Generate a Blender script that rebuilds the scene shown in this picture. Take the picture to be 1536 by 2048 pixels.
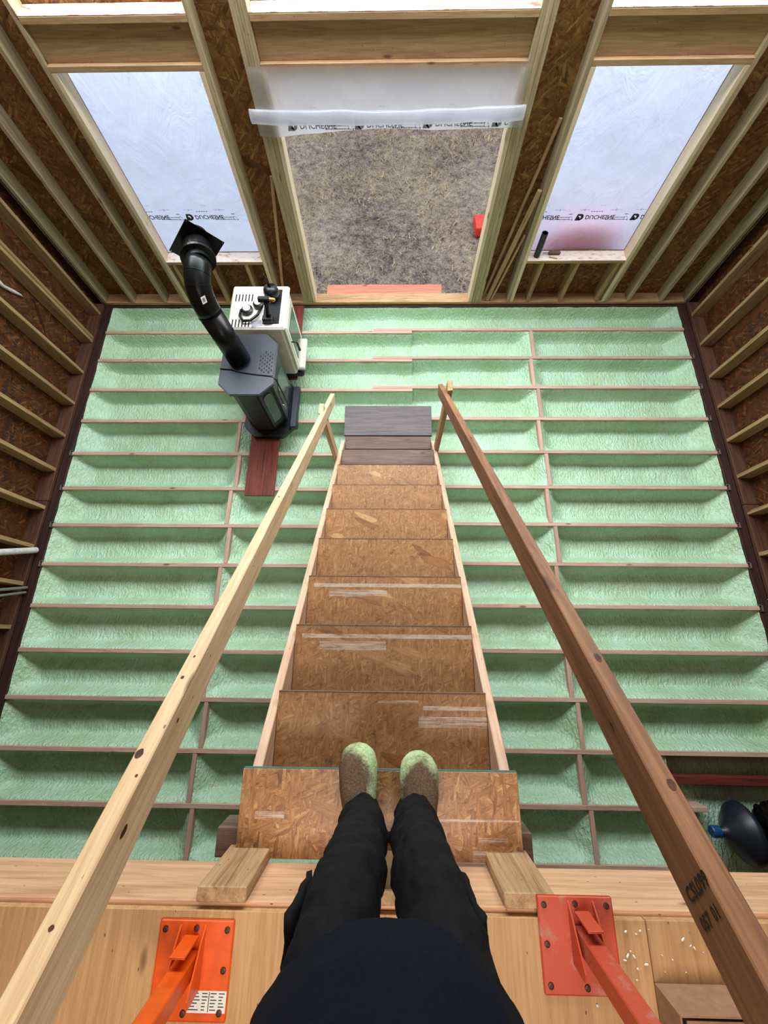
import bpy, bmesh, math, random
from mathutils import Vector, Matrix, noise
random.seed(7)
S = bpy.context.scene
COL = S.collection
for o in list(bpy.data.objects):
    bpy.data.objects.remove(o)

# ------------------------------------------------------------------ camera, sky, lights, exposure
CAM = Vector((0, 0, 3.9745))
cam_d = bpy.data.cameras.new('camera')
cam = bpy.data.objects.new('camera', cam_d); COL.objects.link(cam)
FPX = 814.08
cam_d.sensor_fit = 'HORIZONTAL'; cam_d.sensor_width = 36.0
cam_d.lens = FPX / 1536 * 36.0
cam_d.clip_start = 0.02; cam_d.clip_end = 300
PIT, YAW, ROL = 1.25286984, 5.39096453e-02, -4.54184509e-02
fw = Vector((0, math.cos(PIT), -math.sin(PIT))); rt = Vector((1, 0, 0)); up = rt.cross(fw)
Z3 = Matrix.Rotation(YAW, 3, 'Z'); fw, rt, up = Z3 @ fw, Z3 @ rt, Z3 @ up
r2 = math.cos(ROL) * rt + math.sin(ROL) * up; u2 = -math.sin(ROL) * rt + math.cos(ROL) * up
m = Matrix((r2, u2, -fw)).transposed().to_4x4(); m.translation = CAM
cam.matrix_world = m
S.camera = cam

W = bpy.data.worlds.new('overcast sky'); S.world = W; W.use_nodes = True
nt = W.node_tree; nt.nodes.clear()
wo = nt.nodes.new('ShaderNodeOutputWorld'); bg = nt.nodes.new('ShaderNodeBackground')
bg.inputs[0].default_value = (0.86, 0.92, 1.0, 1); bg.inputs[1].default_value = 1.75
nt.links.new(bg.outputs[0], wo.inputs[0])

def area(name, loc, target, sx, sy, power, col):
    l = bpy.data.lights.new(name, 'AREA'); l.shape = 'RECTANGLE'; l.size = sx; l.size_y = sy
    l.energy = power; l.color = col
    o = bpy.data.objects.new(name, l); COL.objects.link(o); o.location = loc
    o.rotation_euler = (Vector(target) - Vector(loc)).to_track_quat('-Z', 'Y').to_euler()
    return o
area('upper_window_daylight', (0, 3.92, 3.40), (0, 0.9, 0.2), 6.0, 1.6, 420, (0.88, 0.95, 1.0))
area('loft_fill_light', (0.0, -1.3, 4.9), (0, -0.7, 2.3), 1.6, 0.8, 26, (1.0, 0.90, 0.80)).data.spread = math.radians(120)  # added warm fill for the loft, no actual lamp there
area('ceiling_fill_light', (0.0, 1.0, 4.95), (0.0, 0.6, 0), 2.4, 1.6, 13, (1.0, 0.90, 0.76))  # added weak fill to lift the floor foam, not a real fixture
S.view_settings.view_transform = 'Standard'; S.view_settings.look = 'None'
S.view_settings.gamma = 1.0; S.view_settings.exposure = 0.0
S.view_settings.use_curve_mapping = False
S.cycles.use_denoising = True
S.cycles.max_bounces = 8; S.cycles.diffuse_bounces = 5
S.cycles.sample_clamp_indirect = 6.0

# ------------------------------------------------------------------ helpers
def lin(r, g, b):
    f = lambda c: ((c / 255 + .055) / 1.055) ** 2.4 if c / 255 > .04045 else c / 255 / 12.92
    return (f(r), f(g), f(b), 1)

class NT:
    def __init__(s, name):
        s.m = bpy.data.materials.new(name); s.m.use_nodes = True; s.t = s.m.node_tree
        s.t.nodes.clear()
        s.out = s.n('ShaderNodeOutputMaterial'); s.b = s.n('ShaderNodeBsdfPrincipled')
        s.l(s.b.outputs[0], s.out.inputs[0])
    def n(s, t, **k):
        x = s.t.nodes.new(t)
        for a, v in k.items(): setattr(x, a, v)
        return x
    def l(s, a, b): s.t.links.new(a, b)
    def coord(s, scale=(1, 1, 1), rot=(0, 0, 0), rnd=True, which='Object'):
        tc = s.n('ShaderNodeTexCoord'); mp = s.n('ShaderNodeMapping')
        src = tc.outputs[which]
        if rnd:
            oi = s.n('ShaderNodeObjectInfo'); ml = s.n('ShaderNodeMath', operation='MULTIPLY'); ml.inputs[1].default_value = 37.0
            s.l(oi.outputs['Random'], ml.inputs[0])
            va = s.n('ShaderNodeVectorMath', operation='ADD'); s.l(src, va.inputs[0]); s.l(ml.outputs[0], va.inputs[1]); src = va.outputs[0]
        mp.inputs['Scale'].default_value = scale; mp.inputs['Rotation'].default_value = rot
        s.l(src, mp.inputs[0]); return mp.outputs[0]
    def noise(s, v, scale, detail=4, rough=.6, dist=0):
        x = s.n('ShaderNodeTexNoise'); x.inputs['Scale'].default_value = scale; x.inputs['Detail'].default_value = detail
        x.inputs['Roughness'].default_value = rough; x.inputs['Distortion'].default_value = dist
        s.l(v, x.inputs['Vector']); return x.outputs['Fac']
    def voro(s, v, scale, feature='F1', out='Distance', rnd=1.0):
        x = s.n('ShaderNodeTexVoronoi', feature=feature); x.inputs['Scale'].default_value = scale
        x.inputs['Randomness'].default_value = rnd
        s.l(v, x.inputs['Vector']); return x.outputs[out]
    def ramp(s, f, stops):
        x = s.n('ShaderNodeValToRGB'); e = x.color_ramp.elements
        while len(e) < len(stops): e.new(.5)
        for i, (p, c) in enumerate(stops):
            e[i].position = p; e[i].color = c if len(c) == 4 else (*c, 1)
        s.l(f, x.inputs[0]); return x.outputs[0]
    def mix(s, f, a, b, mode='MIX'):
        x = s.n('ShaderNodeMix', data_type='RGBA', blend_type=mode)
        for i, v in ((0, f), (6, a), (7, b)):
            if hasattr(v, 'links') or hasattr(v, 'is_linked'): s.l(v, x.inputs[i])
            elif i == 0: x.inputs[0].default_value = v
            else: x.inputs[i].default_value = v
        return x.outputs[2]
    def math(s, op, a, b=None):
        x = s.n('ShaderNodeMath', operation=op)
        for i, v in ((0, a), (1, b)):
            if v is None: continue
            if hasattr(v, 'is_linked'): s.l(v, x.inputs[i])
            else: x.inputs[i].default_value = v
        return x.outputs[0]
    def sep(s, v):
        x = s.n('ShaderNodeSeparateXYZ'); s.l(v, x.inputs[0]); return x.outputs
    def rnd(s):
        return s.n('ShaderNodeObjectInfo').outputs['Random']
    def bump(s, h, strength=.3, dist=.01):
        x = s.n('ShaderNodeBump'); x.inputs['Strength'].default_value = strength; x.inputs['Distance'].default_value = dist
        s.l(h, x.inputs['Height']); s.l(x.outputs[0], s.b.inputs['Normal'])
    def set(s, col=None, rough=.6, metal=0, spec=.5):
        if col is not None:
            if hasattr(col, 'is_linked'): s.l(col, s.b.inputs['Base Color'])
            else: s.b.inputs['Base Color'].default_value = col
        if hasattr(rough, 'is_linked'): s.l(rough, s.b.inputs['Roughness'])
        else: s.b.inputs['Roughness'].default_value = rough
        s.b.inputs['Metallic'].default_value = metal
        s.b.inputs['Specular IOR Level'].default_value = spec
        return s.m

def plain(name, col, rough=.5, metal=0, spec=.5, var=.12, sc=30):
    k = NT(name); v = k.coord(); n = k.noise(v, sc)
    d = tuple(c * (1 - var * 2) for c in col[:3]) + (1,); l = tuple(min(1, c * (1 + var)) for c in col[:3]) + (1,)
    k.bump(n, .08, .003)
    return k.set(k.ramp(n, [(.3, d), (.7, l)]), rough, metal, spec)

def wood(name, light, dark, knots=True, contrast=1.0, rough=.62, gs=1.0, var=.18):
    k = NT(name)
    v = k.coord((1.6 * gs, 28 * gs, 28 * gs)); g = k.noise(v, 2.2, 5, .62, .8)
    v2 = k.coord((.5, 9, 9)); g2 = k.noise(v2, 2.0, 3, .5, 1.2)
    fine = k.noise(k.coord((6, 160, 160)), 2.0, 3)
    s = k.math('ADD', k.math('MULTIPLY', g, .55), k.math('ADD', k.math('MULTIPLY', g2, .3), k.math('MULTIPLY', fine, .15)))
    c = k.ramp(s, [(.5 - .14 / contrast, dark), (.5 + .1 / contrast, light)])
    if knots:
        d = k.voro(k.coord((2.2, 7, 7)), 1.15)
        kn = k.ramp(d, [(.05, (1, 1, 1)), (.11, (0, 0, 0))])
        c = k.mix(k.math('MULTIPLY', kn, .75), c, lin(84, 52, 30))
        d2 = k.voro(k.coord((9, 20, 20)), 1.7)
        c = k.mix(k.ramp(d2, [(.05, (.8, .8, .8)), (.08, (0, 0, 0))]), c, lin(60, 40, 26))
    r = k.rnd(); hv = k.n('ShaderNodeHueSaturation')
    k.l(k.math('ADD', k.math('MULTIPLY', r, var), 1 - var / 2), hv.inputs['Value'])
    k.l(c, hv.inputs['Color'])
    k.bump(s, .25, .004)
    return k.set(hv.outputs[0], rough, 0, .35)

def osb(name, cols, scale=1.0, rough=.55, streaks=(), dirt=0.0, spec=.4, glossy=0, dark_edge=0, ang=(.2, 1.1, 2.0, 2.75, 1.6, .35)):
    """pressed strand board: overlapping layers of long thin cells turned to different angles"""
    k = NT(name)
    base = None; edge = None
    mean = tuple(sum(c[j] for c in cols) / 4 for j in range(3)) + (1,)
    soft = [tuple(.55 * c[j] + .45 * mean[j] for j in range(3)) + (1,) for c in cols]
    for i, a in enumerate(ang):
        tc = k.coord((1, 1, 1))
        mp = k.n('ShaderNodeMapping'); mp.inputs['Rotation'].default_value = (0, 0, a); mp.inputs['Location'].default_value = (i * 3.1, i * 1.7, 0)
        k.l(tc, mp.inputs[0])
        mp2 = k.n('ShaderNodeMapping'); big = i >= len(ang) - 1; cc = cols if big or not dark_edge else soft; mp2.inputs['Scale'].default_value = (7 * scale, 24 * scale, 1.0) if big else (19 * scale, 88 * scale, 1.0); k.l(mp.outputs[0], mp2.inputs[0])
        wn = k.n('ShaderNodeTexNoise'); wn.inputs['Scale'].default_value = 1.3; k.l(mp2.outputs[0], wn.inputs['Vector'])
        va = k.n('ShaderNodeVectorMath', operation='ADD'); k.l(mp2.outputs[0], va.inputs[0]); k.l(wn.outputs['Color'], va.inputs[1])
        vx = k.n('ShaderNodeTexVoronoi'); vx.voronoi_dimensions = '2D'; vx.inputs['Scale'].default_value = 1.0; k.l(va.outputs[0], vx.inputs['Vector'])
        sp = k.n('ShaderNodeSeparateColor'); k.l(vx.outputs['Color'], sp.inputs[0])
        c = k.ramp(sp.outputs[0], [(0, cc[0]), (.35, cc[1]), (.7, cc[2]), (1, cc[3])])
        d = k.ramp(vx.outputs['Distance'], [(.35, (1, 1, 1)), (.75, (.5, .46, .42))])
        c = k.mix(.55, c, d, 'MULTIPLY')
        fb = k.n('ShaderNodeTexNoise'); fb.inputs['Scale'].default_value = 1.0; fb.inputs['Detail'].default_value = 3
        mp3 = k.n('ShaderNodeMapping'); mp3.inputs['Scale'].default_value = (22, 260, 1); k.l(mp.outputs[0], mp3.inputs[0]); k.l(mp3.outputs[0], fb.inputs['Vector'])
        c = k.mix(.6, c, k.ramp(fb.outputs['Fac'], [(.34, (.5, .44, .38)), (.56, (1, 1, 1))]), 'MULTIPLY')
        mask = k.ramp(sp.outputs[1], [(.86 if big else .60, (0, 0, 0)), (.87 if big else .62, (1, 1, 1))])
        base = c if base is None else k.mix(mask, base, c)
        edge = sp.outputs[2] if edge is None else k.mix(mask, edge, sp.outputs[2])
    fn = k.noise(k.coord((60, 60, 60)), 3, 4)
    base = k.mix(.22, base, k.ramp(fn, [(.3, (.25, .2, .15)), (.7, (1, 1, 1))]), 'MULTIPLY')
    dk = k.ramp(k.noise(k.coord((1, 1, 1)), 13, 5, .75), [(.585, (0, 0, 0)), (.69, (1, 1, 1))])
    base = k.mix(k.math('MULTIPLY', dk, .55), base, lin(70, 45, 25))
    if dirt:
        dn = k.ramp(k.noise(k.coord((1, 1, 1)), 3.5, 5), [(.4, (0, 0, 0)), (.7, (1, 1, 1))])
        base = k.mix(k.math('MULTIPLY', dn, dirt), base, lin(120, 92, 66))
    if streaks:  # window sheen painted into the board colour as pale streaks
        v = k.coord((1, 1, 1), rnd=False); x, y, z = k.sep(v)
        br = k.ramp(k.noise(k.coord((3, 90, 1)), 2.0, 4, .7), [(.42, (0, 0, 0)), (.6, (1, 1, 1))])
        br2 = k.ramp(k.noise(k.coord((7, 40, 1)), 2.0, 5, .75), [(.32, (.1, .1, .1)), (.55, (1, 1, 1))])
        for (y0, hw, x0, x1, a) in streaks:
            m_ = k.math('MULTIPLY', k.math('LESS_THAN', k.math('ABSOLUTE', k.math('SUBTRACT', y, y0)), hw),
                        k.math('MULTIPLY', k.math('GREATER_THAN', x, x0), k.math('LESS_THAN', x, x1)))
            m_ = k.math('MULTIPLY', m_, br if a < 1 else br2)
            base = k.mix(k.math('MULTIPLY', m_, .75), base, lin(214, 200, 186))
    if dark_edge:  # narrow dark band along the front edge, plus tone per tread
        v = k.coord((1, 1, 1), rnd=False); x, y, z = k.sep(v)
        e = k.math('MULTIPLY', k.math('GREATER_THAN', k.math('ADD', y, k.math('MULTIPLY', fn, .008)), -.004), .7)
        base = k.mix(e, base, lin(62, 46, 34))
        hv = k.n('ShaderNodeHueSaturation'); k.l(k.math('ADD', k.math('MULTIPLY', k.rnd(), .22), .88), hv.inputs['Value']); k.l(base, hv.inputs['Color']); base = hv.outputs[0]
    k.bump(edge, .25, .003)
    k.b.inputs['Coat Weight'].default_value = glossy; k.b.inputs['Coat Roughness'].default_value = .3
    return k.set(base, rough, 0, spec)

M = {}
M['stud'] = wood('spruce stud', lin(182, 154, 110), lin(126, 98, 62))
M['studgreen'] = wood('spruce stud front', lin(186, 168, 134), lin(138, 118, 86))
M['plate_red'] = wood('reddish sole plate', lin(98, 66, 48), lin(58, 36, 27))
M['plate'] = wood('spruce plate', lin(196, 160, 118), lin(140, 102, 66))
M['header'] = wood('fir header', lin(190, 156, 116), lin(140, 106, 72), contrast=.8)
M['jamb'] = wood('pale jamb', lin(236, 218, 186), lin(206, 182, 146), contrast=.7)  # paler than the studs: light from the film put into the colour
M['joist'] = wood('joist edge', lin(212, 176, 156), lin(168, 130, 110), contrast=.8)
M['string'] = wood('pale pine', lin(226, 190, 160), lin(188, 146, 112))
M['rail_l'] = wood('blond rail', lin(238, 208, 166), lin(200, 160, 114), contrast=1.0)
M['rail_r'] = wood('brown rail', lin(160, 112, 76), lin(104, 66, 42), contrast=.9)
M['knot'] = plain('knot', lin(84, 52, 32), .6, 0, .3, .3, 90)
M['rim'] = wood('rim joist', lin(216, 172, 132), lin(176, 130, 94))
M['redplank'] = wood('red-brown plank', lin(124, 56, 42), lin(72, 26, 20), knots=False)
M['greyplank'] = wood('weathered plank', lin(122, 112, 112), lin(66, 58, 60), contrast=.6)
M['brownplank'] = wood('worn plank', lin(130, 106, 92), lin(70, 52, 44), contrast=.7)
M['lvl'] = wood('dark beam', lin(66, 40, 30), lin(34, 20, 15), knots=False)
M['ply'] = wood('plywood', lin(194, 154, 106), lin(156, 114, 72), gs=1.0, contrast=.8, var=.3)
k = NT('stained pale sill')
n = k.noise(k.coord((3, 9, 9)), 2.2, 6, .75); M['stained'] = k.set(k.ramp(n, [(.42, lin(128, 84, 66)), (.54, lin(214, 198, 186)), (.7, lin(228, 220, 212))]), .6)  # overexposed daylight painted as the pale base, under brown stains
k = NT('pale window sill')
n = k.noise(k.coord((5, 16, 16)), 2.2, 6, .75); M['palesill'] = k.set(k.ramp(n, [(.36, lin(196, 160, 136)), (.46, lin(238, 222, 208)), (.7, lin(246, 238, 230))]), .6)  # window light on the sill painted into the pale tones
M['offcut'] = wood('offcut', lin(196, 164, 120), lin(136, 104, 70))
OC = [lin(152, 100, 60), lin(194, 142, 90), lin(178, 122, 74), lin(216, 170, 116)]
M['osb'] = osb('strand board tread', OC, glossy=.25, dark_edge=1)
M['osb_a'] = osb('strand board tread with painted sheen', OC, streaks=((-.055, .010, -.44, .44, 1), (-.10, .02, -.35, -.02, .5)), glossy=.25, dark_edge=1)
M['osb_b'] = osb('strand board tread with partial painted sheen', OC, streaks=((-.062, .008, .14, .40, 1), (-.04, .006, -.05, .12, .5), (-.115, .02, .12, .42, .5)), glossy=.25, dark_edge=1)
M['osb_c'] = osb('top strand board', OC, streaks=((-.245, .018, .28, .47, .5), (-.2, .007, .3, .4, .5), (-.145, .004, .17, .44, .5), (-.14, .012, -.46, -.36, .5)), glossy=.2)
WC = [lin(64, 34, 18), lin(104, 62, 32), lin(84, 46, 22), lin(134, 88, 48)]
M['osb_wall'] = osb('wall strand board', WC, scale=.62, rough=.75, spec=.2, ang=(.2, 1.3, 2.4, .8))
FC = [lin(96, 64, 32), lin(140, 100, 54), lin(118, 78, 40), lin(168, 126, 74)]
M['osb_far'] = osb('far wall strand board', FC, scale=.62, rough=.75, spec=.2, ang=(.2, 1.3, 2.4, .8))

k = NT('green spray foam')
n1 = k.noise(k.coord((1, 1, 1)), 3.2, 4); n2 = k.noise(k.coord((34, 14, 20)), 1.5, 2, .45, .5); n3 = k.noise(k.coord((1, 1, 1)), 60, 3)
c = k.ramp(n1, [(.3, lin(170, 200, 156)), (.7, lin(190, 224, 196))])
k.bump(k.math('ADD', n2, k.math('MULTIPLY', n3, .25)), 0.7, .032)
k.b.inputs['Subsurface Weight'].default_value = 0.0
M['foam'] = k.set(c, .36, 0, .6)

M['black'] = plain('black stove steel', lin(44, 47, 56), .42, .2, .5, .1)
M['blackmat'] = plain('matt black steel', lin(18, 19, 21), .5, .2)
M['pipe'] = plain('black stove pipe', lin(16, 18, 18), .32, .4)
M['cream'] = plain('cream enamel', lin(226, 222, 208), .25, 0, .5, .04)
M['glass'] = plain('dark stove glass', lin(60, 66, 60), .12, 0, .6, .05)
M['darkslot'] = plain('dark slot', lin(12, 12, 13), .7)
M['orange'] = plain('orange painted steel', lin(226, 88, 16), .36, 0, .5, .08)
k = NT('worn orange painted steel')
n = k.ramp(k.noise(k.coord((1, 1, 1)), 16, 6, .7), [(.54, (0, 0, 0)), (.74, (.75, .75, .75))])
M['orangeworn'] = k.set(k.mix(n, lin(188, 72, 44), lin(172, 140, 126)), .5)
M['bolt'] = plain('dark screw head', lin(70, 40, 26), .5, .3)
M['steel'] = plain('galvanised steel', lin(170, 170, 168), .4, .8)
M['paper'] = plain('paper label', lin(226, 224, 214), .7, 0, .3, .03)
M['ink'] = plain('black print', lin(40, 44, 56), .7)
M['ghostink'] = plain('ghosted print', lin(164, 166, 182), .7)
M['fadedink'] = plain('faded print', lin(120, 124, 140), .7)
M['stamp'] = plain('stamp ink', lin(36, 24, 18), .8)
M['white_pvc'] = plain('white plastic pipe', lin(214, 214, 210), .35)
M['grey_pvc'] = plain('grey conduit', lin(120, 124, 124), .45)
M['greenedge'] = plain('green sealed board edge', lin(72, 110, 98), .6)
M['red'] = plain('red painted block', lin(216, 60, 36), .6)
M['redbin'] = plain('red tarpaulin', lin(250, 60, 72), .6)
M['cardboard'] = plain('cardboard', lin(150, 112, 84), .8)
M['blackplastic'] = plain('black plastic', lin(16, 16, 17), .35)
M['bag'] = plain('black bin bag', lin(8, 8, 9), .18, 0, .7)
M['jug'] = plain('smoky blue plastic', lin(26, 33, 40), .4)
M['bluecap'] = plain('blue cap', lin(20, 72, 118), .4)
M['brass'] = plain('brass', lin(176, 128, 70), .35, .7)
M['skin'] = plain('skin', lin(206, 160, 134), .5)
M['hair'] = plain('brown hair', lin(60, 42, 30), .6)
M['trousers'] = plain('black work trousers', lin(13, 13, 15), .85, 0, .2, .25, 60)
M['sweater'] = plain('navy sweater', lin(9, 12, 23), .9, 0, .15, .2, 120)
M['sock'] = plain('dark sock', lin(26, 26, 28), .9)
M['lit_glass'] = M['glass']

def slipper_mat(name, cx):
    k = NT(name)
    gx, gy, gz = k.sep(k.coord(rnd=False, which='Generated'))
    nz = k.noise(k.coord((1, 1, 1)), 16, 6, .75)
    sx = k.math('MULTIPLY', k.math('SUBTRACT', gx, cx), 1.75)
    sy = k.math('MULTIPLY', k.math('MAXIMUM', k.math('SUBTRACT', gy, .62), 0.0), 2.5)
    r_ = k.math('SQRT', k.math('ADD', k.math('MULTIPLY', sx, sx), k.math('MULTIPLY', sy, sy)))
    s_ = k.math('ADD', r_, k.math('MULTIPLY', k.math('SUBTRACT', nz, .5), .9))
    mk = k.ramp(s_, [(.72, (0, 0, 0)), (1.02, (.94, .94, .94))])
    fl = k.noise(k.coord((1, 1, 1)), 160, 3)
    c = k.mix(mk, k.ramp(fl, [(.3, lin(84, 66, 50)), (.7, lin(122, 100, 78))]), k.ramp(fl, [(.3, lin(150, 176, 120)), (.7, lin(208, 228, 176))]))
    k.bump(fl, .5, .004)
    return k.set(c, .95, 0, .1)
M['slipper_l'] = slipper_mat('dusty felt slipper', .34); M['slipper_r'] = slipper_mat('dustier felt slipper', .53)

def film_mat(name, col, transp, tint2=None):
    k = NT(name); k.t.nodes.remove(k.b)
    tr = k.n('ShaderNodeBsdfTranslucent'); df = k.n('ShaderNodeBsdfDiffuse'); tp = k.n('ShaderNodeBsdfTransparent'); gl = k.n('ShaderNodeBsdfGlossy')
    n = k.noise(k.coord((1, .2, 1.4)), 2.6, 5, .65, .8)
    c = k.ramp(n, [(.3, tuple(x * .86 for x in col[:3]) + (1,)), (.7, col)])
    k.l(c, tr.inputs[0]); k.l(c, df.inputs[0]); gl.inputs['Roughness'].default_value = .25
    bp = k.n('ShaderNodeBump'); bp.inputs['Strength'].default_value = .35; bp.inputs['Distance'].default_value = .02
    k.l(k.noise(k.coord((1, 1, .5)), 7, 4, .6, 1.5), bp.inputs['Height'])
    for x in (tr, df, gl): k.l(bp.outputs[0], x.inputs['Normal'])
    m1 = k.n('ShaderNodeMixShader'); m1.inputs[0].default_value = .18; k.l(tr.outputs[0], m1.inputs[1]); k.l(df.outputs[0], m1.inputs[2])
    m2 = k.n('ShaderNodeMixShader'); m2.inputs[0].default_value = .05; k.l(m1.outputs[0], m2.inputs[1]); k.l(gl.outputs[0], m2.inputs[2])
    m3 = k.n('ShaderNodeMixShader'); m3.inputs[0].default_value = transp; k.l(m2.outputs[0], m3.inputs[1]); k.l(tp.outputs[0], m3.inputs[2])
    k.l(m3.outputs[0], k.out.inputs[0]); return k.m
M['film'] = film_mat('window film', (.72, .79, 1.0, 1), .03)
M['film2'] = film_mat('thin film', (.86, .86, .92, 1), .14)
M['film3'] = film_mat('clear upper film', (.9, .9, .9, 1), .55)

k = NT('muddy dry lawn')
v = k.coord(rnd=False)
a_ = k.noise(v, .9, 6, .7); b_ = k.noise(v, 9, 6, .75); d_ = k.noise(v, 34, 4, .7)
s_ = k.math('ADD', k.math('MULTIPLY', a_, .28), k.math('ADD', k.math('MULTIPLY', b_, .40), k.math('MULTIPLY', d_, .32)))
c = k.ramp(s_, [(.40, lin(84, 72, 72)), (.46, lin(140, 124, 120)), (.52, lin(178, 162, 146)), (.60, lin(214, 200, 174))])
k.bump(k.math('ADD', b_, d_), .9, .08)
M['ground'] = k.set(c, .95, 0, .1)
M['grass'] = plain('dry grass', lin(202, 184, 148), .9, 0, .1, .3, 3)

WM = {}
def link(o, parent=None, mw=None):
    COL.objects.link(o)
    mw = mw if mw is not None else Matrix.Identity(4)
    if parent is not None:
        o.parent = parent; o.matrix_parent_inverse = Matrix.Identity(4)
        o.matrix_basis = WM[parent.name].inverted() @ mw
    else: o.matrix_basis = mw
    WM[o.name] = mw
    return o
def empty(name, loc=(0, 0, 0), label=None, cat=None, group=None, kind=None):
    o = bpy.data.objects.new(name, None); o.empty_display_size = .1
    link(o, None, Matrix.Translation(loc)); return tag(o, label, cat, group, kind)
def tag(o, label=None, cat=None, group=None, kind=None):
    if label: o['label'] = label
    if cat: o['category'] = cat
    if group: o['group'] = group
    if kind: o['kind'] = kind
    return o
def mesh_obj(name, bm, mat, parent=None, mw=None, smooth=False, label=None):
    me = bpy.data.meshes.new(name); bm.normal_update(); bm.to_mesh(me); bm.free()
    if mat: me.materials.append(M[mat] if isinstance(mat, str) else mat)
    if smooth:
        for p in me.polygons: p.use_smooth = True
    o = bpy.data.objects.new(name, me); link(o, parent, mw)
    if label: o['label'] = label
    return o
def bm_box(bm, a, b, bev=0):
    x0, y0, z0 = [min(p, q) for p, q in zip(a, b)]; x1, y1, z1 = [max(p, q) for p, q in zip(a, b)]
    vs = [bm.verts.new(p) for p in ((x0, y0, z0), (x1, y0, z0), (x1, y1, z0), (x0, y1, z0), (x0, y0, z1), (x1, y0, z1), (x1, y1, z1), (x0, y1, z1))]
    fs = [bm.faces.new([vs[i] for i in f]) for f in ((0, 3, 2, 1), (4, 5, 6, 7), (0, 1, 5, 4), (1, 2, 6, 5), (2, 3, 7, 6), (3, 0, 4, 7))]
    if bev:
        es = {e for f in fs for e in f.edges}
        bmesh.ops.bevel(bm, geom=list(es), offset=bev, segments=1, affect='EDGES')
    return bm
CACHE = {}
def box_mesh(name, L, w, t, mat, bev):
    key = (round(L, 3), round(w, 4), round(t, 4), mat, bev)
    if key not in CACHE:
        bm = bmesh.new(); bm_box(bm, (-L / 2, -w / 2, -t / 2), (L / 2, w / 2, t / 2), bev)
        me = bpy.data.meshes.new(name); bm.to_mesh(me); bm.free(); me.materials.append(M[mat]); CACHE[key] = me
    return CACHE[key]
def frame(p0, p1, upv):
    p0, p1 = Vector(p0), Vector(p1); x = (p1 - p0).normalized(); z = Vector(upv); z = (z - x * z.dot(x)).normalized(); y = z.cross(x)
    mm = Matrix((x, y, z)).transposed().to_4x4(); mm.translation = (p0 + p1) / 2; return mm
def board(name, p0, p1, w, t, mat, parent, upv=(0, 0, 1), bev=.003, label=None):
    """lumber along p0-p1; t is its size along upv, w across"""
    L = (Vector(p1) - Vector(p0)).length
    o = bpy.data.objects.new(name, box_mesh(name, L, w, t, mat, bev))
    link(o, parent, frame(p0, p1, upv))
    if label: o['label'] = label
    return o
def slab(name, a, b, mat, parent, bev=.003, axis=0, label=None):
    """axis aligned board; axis = its long side"""
    a, b = Vector(a), Vector(b); c = (a + b) / 2; d = [abs(b[i] - a[i]) for i in range(3)]
    e = Vector((0, 0, 0)); e[axis] = d[axis] / 2
    o1 = (axis + 1) % 3; o2 = (axis + 2) % 3; u = Vector((0, 0, 0)); u[o2] = 1
    return board(name, c - e, c + e, d[o1], d[o2], mat, parent, u, bev, label)
def ring(c, rx, ry, X, Y, n=20):
    return [Vector(c) + X * rx * math.cos(2 * math.pi * i / n) + Y * ry * math.sin(2 * math.pi * i / n) for i in range(n)]
def loft(bm, rings, caps=True):
    vv = [[bm.verts.new(p) for p in r] for r in rings]; n = len(vv[0])
    for a, b in zip(vv, vv[1:]):
        for i in range(n): bm.faces.new((a[i], a[(i + 1) % n], b[(i + 1) % n], b[i]))
    if caps: bm.faces.new(list(reversed(vv[0]))); bm.faces.new(vv[-1])
    return vv
def tube(bm, pts, rad, n=16, caps=True):
    pts = [Vector(p) for p in pts]; rs = rad if isinstance(rad, (list, tuple)) else [rad] * len(pts); out = []
    ref = Vector((0, 0, 1))
    d0 = (pts[1] - pts[0]).normalized()
    if abs(d0.z) > .95: ref = Vector((0, 1, 0))
    X = None
    for i, p in enumerate(pts):
        d = (pts[min(i + 1, len(pts) - 1)] - pts[max(i - 1, 0)]).normalized()
        if X is None: X = d.cross(ref).normalized()
        X = (X - d * X.dot(d)).normalized(); Y = d.cross(X)
        out.append(ring(p, rs[i], rs[i], X, Y, n))
    loft(bm, out, caps); return bm
def lathe(bm, prof, n=24, c=(0, 0, 0), X=Vector((1, 0, 0)), Y=Vector((0, 1, 0)), A=Vector((0, 0, 1))):
    loft(bm, [ring(Vector(c) + A * z, max(r, .0005), max(r, .0005), X, Y, n) for r, z in prof]); return bm
def prism(bm, poly, z0, z1):
    a = [bm.verts.new((x, y, z0)) for x, y in poly]; b = [bm.verts.new((x, y, z1)) for x, y in poly]; n = len(poly)
    bm.faces.new(list(reversed(a))); bm.faces.new(b)
    for i in range(n): bm.faces.new((a[i], a[(i + 1) % n], b[(i + 1) % n], b[i]))
    return bm
def fix(bm): bmesh.ops.recalc_face_normals(bm, faces=bm.faces[:]); return bm
def text_bm(s, size, shear=0, extrude=0, bold=0):
    c = bpy.data.curves.new('t', 'FONT'); c.body = s; c.size = size; c.shear = shear; c.extrude = extrude; c.offset = bold
    c.resolution_u = 2
    o = bpy.data.objects.new('t', c); me = bpy.data.meshes.new_from_object(o)
    bm = bmesh.new(); bm.from_mesh(me); bpy.data.objects.remove(o); bpy.data.curves.remove(c); bpy.data.meshes.remove(me)
    return bm

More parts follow.
